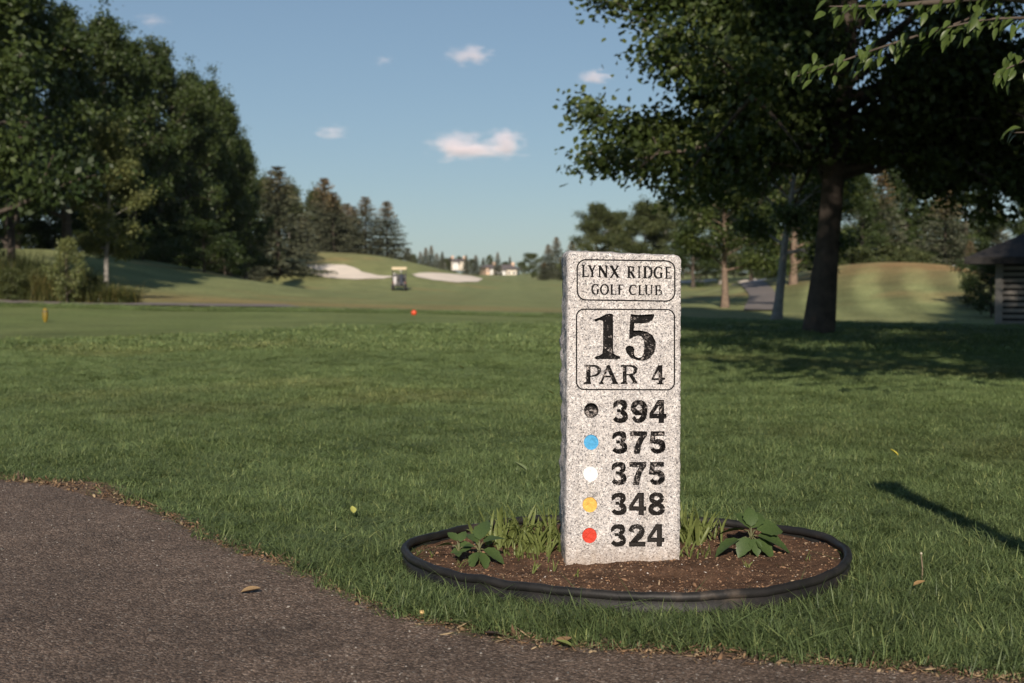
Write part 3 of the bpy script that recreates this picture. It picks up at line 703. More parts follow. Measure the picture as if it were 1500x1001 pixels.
# soil
m_soil, nt, b = new_mat('bed_soil')
pos = N(nt, 'ShaderNodeNewGeometry').outputs['Position']
c = ramp(nt, noise(nt, pos, 24, 6, 0.7), [(0.28, (0.075, 0.040, 0.024)), (0.5, (0.165, 0.092, 0.056)), (0.72, (0.26, 0.155, 0.098))])
c = mix(nt, 1.0, c, ramp(nt, noise(nt, pos, 5, 4, 0.6), [(0.35, (0.7, 0.68, 0.66)), (0.65, (1.15, 1.12, 1.1))]), 'MULTIPLY')
nt.links.new(c, b.inputs['Base Color']); b.inputs['Roughness'].default_value = 0.95; b.inputs['Specular IOR Level'].default_value = 0.2
bump(nt, b, math_(nt, 'ADD', noise(nt, pos, 60, 6, 0.75), noise(nt, pos, 240, 3, 0.7)), 1.0, 0.012)
def soil_z(x, y):
    r_ = np.hypot((x - bc[0]) / 0.6, (y - bc[1]) / 0.5)
    z = 0.004 + 0.026 * r_ ** 2 + 0.016 * gauss(x, y, ST_X + .17, ST_D - .10, .11, .09) + 0.006 * gauss(x, y, ST_X + .05, ST_D - .2, .25, .12)
    return z + 0.006 * nz(x, y, 9, 1) + 0.004 * nz(x, y, 26, 2) + 0.0025 * nz(x, y, 60, 3) + 0.0015 * nz(x, y, 140, 5)
K = 70; sv = [(bc[0], bc[1])]
tt = np.linspace(0, 1, K + 1)[1:]
inner = rim - on * 0.006
for t in tt:
    for i in range(nrim): sv.append(tuple(bc + (inner[i] - bc) * t))
sv = np.array(sv); sz = soil_z(sv[:, 0], sv[:, 1])
q = []; t3 = [(0, 1 + i, 1 + (i + 1) % nrim) for i in range(nrim)]
ar = np.arange(nrim)
for k in range(K - 1):
    a0 = 1 + k * nrim; a1 = a0 + nrim; q.append(np.stack([a0 + ar, a1 + ar, a1 + (ar + 1) % nrim, a0 + (ar + 1) % nrim], -1))
o = obj('soil_bed', mesh_np('soil_bed', np.column_stack([sv, sz]), quads=np.concatenate(q), tris=np.array(t3), mat=m_soil, smooth=True)); tag(o, kind='structure')
# crumbs, bark bits and perlite on the soil
m_crumb, nt, b = new_mat('soil_crumbs')
at = N(nt, 'ShaderNodeAttribute', attribute_name='tint'); nt.links.new(at.outputs['Color'], b.inputs['Base Color']); b.inputs['Roughness'].default_value = 0.9
def scatter_bits(name, centers, size, cols, mat, flat=0.5, elong=1.6, seed=1):
    g = np.random.default_rng(seed); n = len(centers)
    oc = np.array([(1, 0, 0), (0, 1, 0), (-1, 0, 0), (0, -1, 0), (0, 0, 1), (0, 0, -1)], float)
    of = np.array([(0, 1, 4), (1, 2, 4), (2, 3, 4), (3, 0, 4), (1, 0, 5), (2, 1, 5), (3, 2, 5), (0, 3, 5)])
    V = oc[None] * (0.6 + 0.8 * g.random((n, 6, 1)))
    V[:, :, 0] *= (g.random(n) * elong + 0.6)[:, None]; V[:, :, 2] *= flat
    V *= size[:, None, None] / 2
    a = g.random(n) * 6.28; tl_ = g.normal(0, .5, n)
    x, y, z = V[:, :, 0].copy(), V[:, :, 1].copy(), V[:, :, 2].copy()
    x2 = x * np.cos(tl_)[:, None] + z * np.sin(tl_)[:, None]; z2_ = -x * np.sin(tl_)[:, None] + z * np.cos(tl_)[:, None]
    V[:, :, 0] = x2 * np.cos(a)[:, None] - y * np.sin(a)[:, None]; V[:, :, 1] = x2 * np.sin(a)[:, None] + y * np.cos(a)[:, None]; V[:, :, 2] = z2_
    V += centers[:, None, :]
    F = (of[None] + (np.arange(n) * 6)[:, None, None]).reshape(-1, 3)
    return mesh_np(name, V.reshape(-1, 3), tris=F, mat=mat, cols=np.repeat(cols, 6, axis=0))
g = np.random.default_rng(3); n = 6500
ia = g.integers(0, nrim, n); tr_ = np.sqrt(g.random(n)) * 0.985
pxy = bc + (inner[ia] - bc) * tr_[:, None]
size = g.gamma(2.0, 0.0017, n) + 0.0015
pal = np.array([(0.15, 0.088, 0.052), (0.22, 0.125, 0.07), (0.09, 0.053, 0.033), (0.26, 0.15, 0.08), (0.06, 0.04, 0.027), (0.31, 0.22, 0.14), (0.55, 0.5, 0.45)])
ci = g.choice(7, n, p=[.3, .2, .2, .12, .1, .06, .02]); size = np.where(ci == 6, np.minimum(size, .006), size)
me = scatter_bits('soil_crumbs', np.column_stack([pxy, soil_z(pxy[:, 0], pxy[:, 1]) + size * .15]), size, pal[ci] * (0.8 + .4 * g.random((n, 1))), m_crumb, .55, 1.6)
tag(obj('soil_crumbs', me), 'loose brown soil crumbs and bark bits inside the edging ring', 'soil', kind='stuff')

# ------------------------------------------------------------------ vegetation tools
def tubes_mesh(name, segs, mat, n=6, cols=None):
    """segs: list of (points (k,3), radii (k,)) -> one mesh"""
    V = []; Q = []; b0 = 0
    for pts, rad in segs:
        pts = np.asarray(pts, float); k = len(pts); nn = n if rad[0] > 0.03 else 5
        if rad[0] > 0.12: nn = 16
        t = np.gradient(pts, axis=0); t /= np.linalg.norm(t, axis=1)[:, None] + 1e-9
        ref = np.array([0.3, 0.2, 1.0]) if abs(t[0, 2]) < 0.8 else np.array([1.0, 0.25, 0.0])
        a = np.cross(t, ref); a /= np.linalg.norm(a, axis=1)[:, None] + 1e-9; bb = np.cross(t, a)
        an = np.arange(nn) * 2 * math.pi / nn
        rr = np.asarray(rad)[:, None] * np.ones(nn)[None]
        if nn == 16: rr = rr * (1 + 0.055 * np.sin(an * 5 + 1)[None] + 0.05 * np.sin(an * 8 + pts[:, 2:3] * 2.0))
        ring = pts[:, None, :] + rr[:, :, None] * (a[:, None, :] * np.cos(an)[None, :, None] + bb[:, None, :] * np.sin(an)[None, :, None])
        V.append(ring.reshape(-1, 3)); id_ = np.arange(k * nn).reshape(k, nn) + b0
        r2 = np.roll(id_, -1, 1)
        Q.append(np.stack([id_[:-1], r2[:-1], r2[1:], id_[1:]], -1).reshape(-1, 4)); b0 += k * nn
    return mesh_np(name, np.concatenate(V), quads=np.concatenate(Q), mat=mat, smooth=True)
def leaves_mesh(name, C, size, g, mat, up=0.5, cols=None, shape='diamond', outward=None, aspect=0.62):
    n = len(C)
    d = g.normal(size=(n, 3)); d[:, 2] = d[:, 2] * 0.6 - 0.35
    if outward is not None: d += outward * 0.6
    d /= np.linalg.norm(d, axis=1)[:, None]
    nr = g.normal(size=(n, 3)); nr[:, 2] += up * 2; nr -= d * (nr * d).sum(1)[:, None]; nr /= np.linalg.norm(nr, axis=1)[:, None] + 1e-9
    w = np.cross(d, nr); s = np.asarray(size)[:, None]
    fold = nr * s * 0.10
    if shape == 'diamond':
        P = np.stack([C - d * s * .5, C + w * s * aspect * .5 - d * s * .05 + fold, C + d * s * .5, C - w * s * aspect * .5 - d * s * .05 + fold], 1)
        Q = np.arange(n * 4).reshape(n, 4)
        return mesh_np(name, P.reshape(-1, 3), quads=Q, mat=mat, cols=None if cols is None else np.repeat(cols, 4, axis=0))
    P = np.stack([C - d * s * .5, C + w * s * aspect * .42 - d * s * .22 + fold, C + w * s * aspect * .42 + d * s * .12 + fold, C + d * s * .5 - nr * s * .08,
                  C - w * s * aspect * .42 + d * s * .12 + fold, C - w * s * aspect * .42 - d * s * .22 + fold], 1)
    i = np.arange(n)[:, None] * 6
    Q = np.concatenate([i + np.array([[0, 1, 2, 3]]), i + np.array([[0, 3, 4, 5]])])
    return mesh_np(name, P.reshape(-1, 3), quads=Q, mat=mat, cols=None if cols is None else np.repeat(cols, 6, axis=0))

def decid_skeleton(g, h, tr, cb, cr, shape, nl=16, lean=(0, 0), sub=5):
    """returns tube segments and twig points. h height, tr trunk radius, cb crown base, cr crown radius, shape(t)->relative radius"""
    segs = []; tw = []
    k = 10; zz_ = np.linspace(0, h * .93, k)
    wx = lean[0] * zz_ / h + 0.018 * h * np.cumsum(g.normal(0, .35, k)) * np.linspace(0, 1, k); wy = lean[1] * zz_ / h + 0.018 * h * np.cumsum(g.normal(0, .35, k)) * np.linspace(0, 1, k)
    tp = np.column_stack([wx, wy, zz_]); rad = tr * (1 - zz_ / (h * .95)) ** 0.8 + 0.012
    rad[0] *= 1.35
    segs.append((tp, rad))
    ga = g.random() * 6.28
    for i in range(nl):
        f = (i + .5 * g.random()) / nl
        z0 = cb + (h * .9 - cb) * f ** 0.9; rel = (z0 - cb) / (h - cb)
        ang = ga + i * 2.399 + g.normal(0, .25)
        st = np.array([np.interp(z0, zz_, wx), np.interp(z0, zz_, wy), z0])
        L = cr * shape(min(1, rel + 0.12)) * (0.58 + .62 * g.random())
        el = R(20 + 45 * rel + g.normal(0, 8))
        m = 6; tt = np.linspace(0, 1, m)
        dr = np.array([math.cos(ang) * math.cos(el), math.sin(ang) * math.cos(el), math.sin(el)])
        pts = st + dr * L * tt[:, None]; pts[:, 2] += -0.10 * L * tt ** 2 + g.normal(0, .02 * L, m) * tt
        pts[:, :2] += g.normal(0, .04 * L, (m, 2)) * tt[:, None]
        r0 = max(0.02, tr * 0.42 * (1 - rel) + 0.012); segs.append((pts, r0 * (1 - tt * .85)))
        for j in range(sub):
            t0 = 0.3 + 0.7 * (j + g.random()) / sub; p0 = np.array([np.interp(t0, tt, pts[:, q_]) for q_ in range(3)])
            dd = dr * 0.8 + g.normal(0, .6, 3); dd /= np.linalg.norm(dd); l2 = L * (0.25 + .25 * g.random()) * (1.15 - t0 * .4)
            u_ = np.linspace(0, 1, 4); p2 = p0 + dd * l2 * u_[:, None]; p2[:, 2] -= 0.12 * l2 * u_ ** 2
            segs.append((p2, r0 * .35 * (1 - u_ * .8) + .003))
            for u in (0.35, .6, .85, 1.0): tw.append(p0 + dd * l2 * u - np.array([0, 0, .12 * l2 * u * u]))
        for u in (.55, .8, 1.0): tw.append([np.interp(u, tt, pts[:, q_]) for q_ in range(3)])
    tw.append(tp[-1] + [0, 0, h * .05]); tw.append(tp[-1]); tw.append(tp[-2])
    return segs, np.array(tw), tp
def foliage_points(g, tw, n, spread, crown_c):
    i = g.integers(0, len(tw), n)
    # uneven clumps: some twigs carry far more leaves than others
    w = g.gamma(.8, 1, len(tw)) + .12; i = g.choice(len(tw), n, p=w / w.sum())
    C = tw[i] + np.clip(g.normal(0, .85, (n, 3)), -1.5, 1.5) * spread * (0.6 + .8 * g.random((n, 1))) * np.array([1, 1, .75])
    o = C - crown_c; o /= np.linalg.norm(o, axis=1)[:, None] + 1e-9
    return C, o
m_bark = simple_mat('grey_brown_bark', (0.075, 0.058, 0.045), 0.95, 0.45, 5.0, bmp=1.0)
m_barkw = simple_mat('pale_aspen_bark', (0.27, 0.25, 0.22), 0.9, 0.35, 4.0, bmp=0.6)
m_barkt = simple_mat('tan_bark', (0.17, 0.12, 0.085), 0.9, 0.3, 4.0, bmp=0.6)
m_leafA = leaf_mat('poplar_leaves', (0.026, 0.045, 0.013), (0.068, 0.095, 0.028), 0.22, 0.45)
m_leafB = leaf_mat('aspen_leaves', (0.068, 0.088, 0.034), (0.125, 0.142, 0.058), 0.25, 0.5)
m_leafC = leaf_mat('shade_tree_leaves', (0.042, 0.066, 0.019), (0.096, 0.125, 0.038), 0.28, 0.9, rough=0.42)
m_leafD = leaf_mat('sapling_leaves', (0.10, 0.125, 0.045), (0.19, 0.205, 0.08), 0.28, 0.8)
m_needle = leaf_mat('spruce_needles', (0.055, 0.064, 0.040), (0.105, 0.112, 0.072), 0.08, 0.8, attr=True, rough=0.6)
egg = lambda t: max(0.08, (math.sin(math.pi * min(1, t) ** 0.75)) ** 0.65)
col_ = lambda t: max(0.10, (1 - t ** 2.2) ** 0.7 * (0.72 + 0.28 * min(1, t * 4)))
rnd_ = lambda t: max(0.12, math.sqrt(max(0, 1 - (2 * t - .85) ** 2 / 1.35)))
def proto_decid(seed, h, tr, cb, cr, shape, nleaf, lsize, spread, nl, bark, leaf, lean=(0, 0), sub=5, lshape='diamond'):
    g = np.random.default_rng(seed)
    segs, tw, tp = decid_skeleton(g, h, tr, cb, cr, shape, nl, lean, sub)
    C, o = foliage_points(g, tw, nleaf, spread, np.array([lean[0] * .5, lean[1] * .5, (cb + h) / 2]))
    s = lsize * (0.6 + .8 * g.random(nleaf))
    return tubes_mesh('trunk', segs, bark), leaves_mesh('crown', C, s, g, leaf, 0.45, outward=o, shape=lshape)
def proto_spruce(seed, nw=30, nb=12, brown=0.5):
    """10 m spruce"""
    g = np.random.default_rng(seed); h = 10.0
    segs = [(np.column_stack([np.zeros(6), np.zeros(6), np.linspace(0, h * .98, 6)]), np.linspace(.14, .01, 6))]
    C = []; D = []; S = []; T = []
    for i in range(nw):
        t = (i + .3 * g.random()) / nw; z = 0.5 + (h - .7) * t
        L0 = 2.6 * (1 - t) ** 0.85 + .12
        for k in range(nb):
            a = k * 2 * math.pi / nb + i * .7 + g.normal(0, .15); L = L0 * (0.72 + .45 * g.random())
            el = R(-18 + 45 * t + g.normal(0, 6)); dr = np.array([math.cos(a) * math.cos(el), math.sin(a) * math.cos(el), math.sin(el)])
            if i % 2 == 0 and k % 2 == 0: segs.append((np.array([[0, 0, z], [0, 0, z]]) + dr * np.array([[0], [L * .9]]), np.array([.02, .006])))
            m = max(3, int(L / .16))
            for u in np.linspace(.18, 1, m):
                p = np.array([0, 0, z]) + dr * L * u + np.array([0, 0, .10 * L * u * u])
                for q_ in range(3):
                    dd = dr * .9 + g.normal(0, .45, 3) + np.array([0, 0, -.25]); C.append(p + g.normal(0, .04, 3)); D.append(dd); S.append(.34 * (.6 + .6 * g.random()) * (1.1 - .35 * u)); T.append(t)
    C = np.array(C); D = np.array(D); D /= np.linalg.norm(D, axis=1)[:, None]; S = np.array(S)[:, None]; T = np.array(T); n = len(C)
    nr = g.normal(size=(n, 3)); nr[:, 2] += .6; w = np.cross(D, nr); w /= np.linalg.norm(w, axis=1)[:, None] + 1e-9
    P = np.stack([C - D * S * .35, C + w * S * .20, C + D * S * .65, C - w * S * .20], 1)
    br = np.clip((T - (1 - .38)) / .25, 0, 1) * brown * (g.random(n) < .75)
    colr = np.ones((n, 3)) * (1 - br[:, None]) + br[:, None] * np.array([3.2, 1.8, 1.3])
    colr *= (0.75 + .5 * g.random((n, 1)))
    return tubes_mesh('trunk', segs, m_bark), mesh_np('crown', P.reshape(-1, 3), quads=np.arange(n * 4).reshape(n, 4), mat=m_needle, cols=np.repeat(colr, 4, axis=0))
PR = {'pop1': proto_decid(11, 10, .16, 1.0, 2.6, col_, 30000, .145, .27, 30, m_bark, m_leafA), 'pop2': proto_decid(12, 10, .17, .8, 2.5, col_, 30000, .145, .27, 30, m_bark, m_leafA),
      'pop3': proto_decid(13, 10, .16, 1.2, 3.0, rnd_, 30000, .145, .28, 28, m_bark, m_leafA), 'asp1': proto_decid(14, 10, .12, 1.6, 2.1, egg, 26000, .16, .36, 20, m_barkw, m_leafB),
      'asp2': proto_decid(15, 10, .12, 1.2, 2.6, rnd_, 30000, .165, .40, 20, m_barkw, m_leafB), 'bush': proto_decid(16, 4, .06, .2, 1.9, rnd_, 6000, .16, .26, 18, m_bark, m_leafB),
      'dark': proto_decid(17, 10, .15, .9, 3.0, rnd_, 20000, .16, .36, 22, m_bark, m_leafA),
      'spr1': proto_spruce(21, 28, 12, .9), 'spr2': proto_spruce(22, 26, 11, .75), 'spr3': proto_spruce(23, 30, 12, .25)}
PH = {k: 10.0 for k in PR}; PH['bush'] = 4.0
def plant_tree(name, kind, x, y, h, label, group=None, wid=1.0, rz=None, tilt=(0, 0), cat='tree'):
    e = empty(name, (x, y, Hs(x, y) - 0.05), rng.random() * 6.28 if rz is None else rz)
    s = h / PH[kind]; e.scale = (s * wid, s * wid, s); e.rotation_euler[0] = tilt[0]; e.rotation_euler[1] = tilt[1]
    tr_m, cr_m = PR[kind]
    obj('trunk', tr_m, e); o = obj('crown', cr_m, e); o['kind'] = 'stuff'
    tag(e, label, cat, group); return e
def tree_px(name, kind, px, d, top, label, group=None, wid=1.0, cat='tree', **kw):
    x = latx(px, d); h = zat(top, d) - Hs(x, d) + 0.05
    return plant_tree(name, kind, x, d, h, label, group, wid, cat=cat, **kw)

ORD = ['first', 'second', 'third', 'fourth', 'fifth', 'sixth', 'seventh', 'eighth', 'ninth', 'tenth', 'eleventh', 'twelfth', 'thirteenth', 'fourteenth', 'fifteenth', 'sixteenth', 'seventeenth', 'eighteenth']
def ordered(rows): return list(zip(ORD, sorted(rows)))
# ------------------------------------------------------------------ left wood
GLW = 'tall leafy trees of the left wood'
tree_px('poplar_tree', 'pop3', -70, 37, -300, 'nearest dark leafy tree at the left edge of the picture', GLW, .95)
tree_px('poplar_tree', 'dark', 18, 44, -120, 'dark leafy tree behind the tall grass in the top left corner', GLW, .72)
for i, (px, d, top, k, w, lab) in enumerate((
        (-120, 52, -160, 'pop2', 1.3, 'tall leafy tree half outside the left edge'),
        (20, 58, -90, 'pop1', 1.25, 'very tall dark tree rising behind the left corner tree'),
        (100, 60, -12, 'pop2', 1.0, 'tall poplar right of the corner tree, reaching the top edge'),
        (152, 66, 0, 'pop1', .95, 'highest poplar on the sloping skyline of the left wood'),
        (198, 70, 40, 'pop2', .85, 'second poplar along the sloping skyline from the top edge'),
        (236, 74, 66, 'pop3', .8, 'third poplar along the sloping skyline'),
        (276, 78, 84, 'pop1', .8, 'poplar in the middle of the sloping skyline'),
        (310, 84, 100, 'pop2', .75, 'poplar just before the end of the sloping skyline'),
        (338, 90, 128, 'pop1', .7, 'last tall poplar where the left wood drops to the sky'),
        (360, 100, 190, 'pop2', .7, 'shorter leafy tree below the end of the left wood'))):
    tree_px('poplar_tree', k, px, d, top, lab, GLW, w)
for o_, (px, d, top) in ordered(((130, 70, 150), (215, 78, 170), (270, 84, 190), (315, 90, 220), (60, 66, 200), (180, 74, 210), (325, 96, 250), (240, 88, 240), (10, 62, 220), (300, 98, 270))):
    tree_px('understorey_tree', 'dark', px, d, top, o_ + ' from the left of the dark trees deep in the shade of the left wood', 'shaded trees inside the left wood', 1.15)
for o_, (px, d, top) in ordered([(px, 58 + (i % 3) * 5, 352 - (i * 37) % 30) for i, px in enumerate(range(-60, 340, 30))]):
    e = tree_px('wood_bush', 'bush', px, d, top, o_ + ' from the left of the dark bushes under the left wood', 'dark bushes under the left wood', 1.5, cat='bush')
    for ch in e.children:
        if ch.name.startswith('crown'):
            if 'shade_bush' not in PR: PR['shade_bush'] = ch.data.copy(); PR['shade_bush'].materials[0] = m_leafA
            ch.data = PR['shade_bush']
e = tree_px('aspen_sapling', 'asp1', 156, 45, 158, 'slim young aspen with a pale trunk standing before the dark left wood', None, 1.0)
for ch in e.children:
    if ch.name.startswith('crown'): ch.data = ch.data.copy(); ch.data.materials[0] = m_leafD
e = tree_px('bush', 'bush', 98, 37, 352, 'light green leafy sapling sticking out of the tall grass on the left', None, .62, cat='bush')
for ch in e.children:
    if ch.name.startswith('crown'): ch.data = ch.data.copy(); ch.data.materials[0] = m_leafD
for px, d, top, lab in ((20, 37.5, 395, 'low green bush at the left edge above the cart path'), (62, 38.5, 392, 'low bush between the edge bush and the leafy sapling'), (140, 38.5, 405, 'low bush at the right end of the tall grass')):
    tree_px('bush', 'bush', px, d, top, lab, 'low bushes at the foot of the left wood', 1.1, cat='bush')
# ------------------------------------------------------------------ conifers and aspens behind the green mound
for px, d, top, k, w, lab in ((408, 122, 242, 'spr3', 1.25, 'darkest tall spruce at the end of the left wood'), (446, 150, 316, 'spr3', 1.1, 'short dark spruce left of the brown topped spruces'),
        (476, 152, 258, 'spr1', 1.05, 'tallest spruce with a brown top behind the left bunker'), (489, 148, 280, 'spr2', 1.3, 'broad grey green spruce behind the left bunker'),
        (509, 160, 296, 'spr1', 1.0, 'narrow brown topped spruce in the middle of the mound row'), (519, 158, 300, 'spr2', 1.0, 'slim spruce left of the two rightmost mound spruces'),
        (536, 150, 286, 'spr2', 1.25, 'broad spruce second from the right on the mound'), (567, 150, 293, 'spr1', 1.15, 'rightmost brown topped spruce on the green mound'),
        (597, 190, 362, 'spr3', 1.1, 'tiny dark spruce just right of the mound row')):
    tree_px('spruce_tree', k, px, d, top, lab, 'spruces on the green mound', w * 1.45)
for px, d, top, lab in ((428, 170, 262, 'aspen with a rounded top between the dark spruce and the mound spruces'), (462, 172, 270, 'aspen directly behind the short dark spruce'), (490, 176, 285, 'aspen behind the tallest mound spruce'), (392, 150, 252, 'aspen showing above the darkest spruce')):
    tree_px('aspen_tree', 'asp1', px, d, top, lab, 'aspens behind the green mound', 1.25)
for o_, (px, d, top) in ordered(((350, 118, 325), (380, 126, 335), (372, 112, 345), (335, 108, 340))):
    tree_px('understorey_spruce', 'spr3', px, d, top, o_ + ' from the left of the young spruces at the shady end of the left wood', 'young spruces at the foot of the left wood', 1.2)
# ------------------------------------------------------------------ far trees in the middle
GF = 'far trees on the horizon'
for o_, (px, d, top, k, w) in ordered(((616, 300, 368, 'spr2', 1.2), (624, 310, 362, 'spr1', 1.1), (632, 305, 359, 'spr1', 1.0), (640, 320, 370, 'spr2', 1.3), (648, 330, 368, 'spr3', 1.0), (660, 420, 376, 'spr3', 1.2), (672, 420, 375, 'asp2', 1.2), (683, 400, 373, 'spr3', 1.1),
        (697, 330, 373, 'spr2', 1.5), (708, 430, 377, 'spr3', 1.2), (718, 440, 373, 'asp2', .9), (729, 340, 369, 'spr1', 1.0), (747, 460, 375, 'spr3', .9), (765, 440, 383, 'asp2', 1.6), (690, 430, 379, 'asp2', 1.6), (655, 420, 378, 'asp2', 1.5), (740, 450, 383, 'asp2', 1.8), (605, 300, 372, 'asp2', 1.4))):
    tree_px('far_tree', k, px, d, top, o_ + ' small tree from the left on the horizon between green mound and marker', GF, w)
for px, d, top, k, w, lab in ((803, 210, 357, 'spr1', 1.0, 'left of two pointed brown spruces beside the granite marker'), (815, 215, 346, 'spr1', .95, 'taller of two pointed brown spruces beside the granite marker'), (838, 200, 352, 'spr1', 1.1, 'brown spruce at the top left corner of the granite marker'),
        (826, 190, 372, 'spr2', 1.5, 'broad spruce low against the left edge of the granite marker'), (797, 190, 384, 'spr2', 1.5, 'low broad spruce near the far fence post')):
    tree_px('spruce_tree', k, px, d, top, lab, 'spruces left of the granite marker', w * 1.35)
tree_px('round_tree', 'bush', 780, 230, 372, 'round olive green tree between the far houses and the spruces', None, 1.15)
GM = 'leafy trees behind the granite marker'
for px, d, top, k, w, lab in ((872, 150, 296, 'asp2', 1.35, 'leafy tree rising over the top of the granite marker'), (908, 155, 308, 'asp2', 1.35, 'lower leafy tree behind the middle of the marker'), (940, 140, 288, 'asp1', 1.6, 'leafy tree behind the right half of the marker'), (975, 145, 292, 'asp2', 1.35, 'leafy tree just beyond the right corner of the marker'),
        (1015, 120, 292, 'dark', 1.2, 'dark leafy tree right of the marker above the far bunker'), (1055, 125, 290, 'asp2', 1.35, 'leafy tree behind the leftmost slim trunk'), (1100, 130, 280, 'dark', 1.3, 'leafy tree above the winding path'), (1135, 110, 270, 'pop3', 1.2, 'leafy tree behind the leaning trunk'), (1170, 105, 260, 'dark', 1.3, 'dark tree left of the big trunk, far behind it')):
    tree_px('leafy_tree', k, px, d, top, lab, GM, w)
for o_, (px, d, top) in ordered(((850, 175, 372), (885, 170, 368), (930, 165, 372), (1000, 150, 368), (1035, 140, 372), (1075, 145, 372), (1110, 140, 366), (960, 160, 366), (1150, 125, 362))):
    tree_px('hedge_bush', 'bush', px, d, top, o_ + ' bush from the left in the far hedge behind and right of the marker', 'bushes of the far hedge', 1.6, cat='bush')
# ------------------------------------------------------------------ trees on and behind the right hill
GR = 'trees behind the mown hill'
for px, d, top, k, w, lab in ((1232, 92, 215, 'asp1', 1.4, 'aspen right of the big trunk behind the hill'), (1262, 84, 255, 'dark', 1.0, 'dark leafy tree left on the hill crest'), (1288, 88, 245, 'spr2', 1.3, 'spruce on the hill crest right of the big trunk'), (1325, 95, 175, 'pop3', 1.0, 'tall leafy tree over the crest of the mown hill'), (1352, 110, 195, 'pop3', 1.2, 'aspen behind the broad spruce on the hill'),
        (1383, 82, 268, 'spr2', 1.5, 'broad spruce with drooping branches on the right hill'), (1415, 96, 225, 'pop3', 1.2, 'leafy tree left of the shed roof'), (1436, 100, 282, 'spr1', 1.3, 'brown topped spruce left above the shed roof'), (1462, 104, 305, 'spr1', 1.2, 'rusty brown spruce top just over the shed roof'), (1502, 90, 262, 'pop1', 1.0, 'dark tree at the right edge above the shed'), (1420, 78, 352, 'spr2', 1.3, 'low spruce beside the shrubs by the shed')):
    tree_px('hill_tree', k, px, d, top, lab, GR, w)
for o_, (px, d, top) in ordered(((1195, 82, 360), (1245, 80, 362), (1262, 79, 366), (1330, 80, 366), (1350, 78, 372), (1300, 84, 360))):
    tree_px('crest_bush', 'bush', px, d, top, o_ + ' bush from the left along the crest of the mown hill', 'bushes on the hill crest', 1.5, cat='bush')
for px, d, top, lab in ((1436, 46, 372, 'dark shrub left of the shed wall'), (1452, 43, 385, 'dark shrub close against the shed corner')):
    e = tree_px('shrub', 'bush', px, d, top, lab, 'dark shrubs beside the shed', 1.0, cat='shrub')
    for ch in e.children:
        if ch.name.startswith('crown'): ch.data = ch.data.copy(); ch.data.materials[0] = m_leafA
# slim trunks between the marker and the big tree
PR['park'] = proto_decid(31, 10, .19, 3.0, 3.3, rnd_, 26000, .17, .34, 20, m_barkw, m_leafC); PH['park'] = 10
PR['low'] = proto_decid(33, 10, .20, .6, 3.4, rnd_, 26000, .17, .36, 26, m_barkt, m_leafC); PH['low'] = 10
PR['parkt'] = proto_decid(32, 10, .18, 2.4, 3.3, rnd_, 26000, .17, .34, 20, m_barkt, m_leafC); PH['parkt'] = 10
p = hit(1062, 451); plant_tree('shade_tree', 'parkt', p.x, p.y, 5.0, 'small tree with a slim pale brown trunk next to the marker', None, 1.3)
p = hit(1137, 473); plant_tree('shade_tree', 'park', p.x, p.y, 5.4, 'tree with a leaning slim grey trunk left of the big trunk', None, 1.05, tilt=(0, R(6)), rz=0.0)
p = hit(1162, 417); plant_tree('shade_tree', 'low', p.x, p.y, 7.0, 'tree with a sunlit orange brown trunk beyond the winding path', None, 1.0)

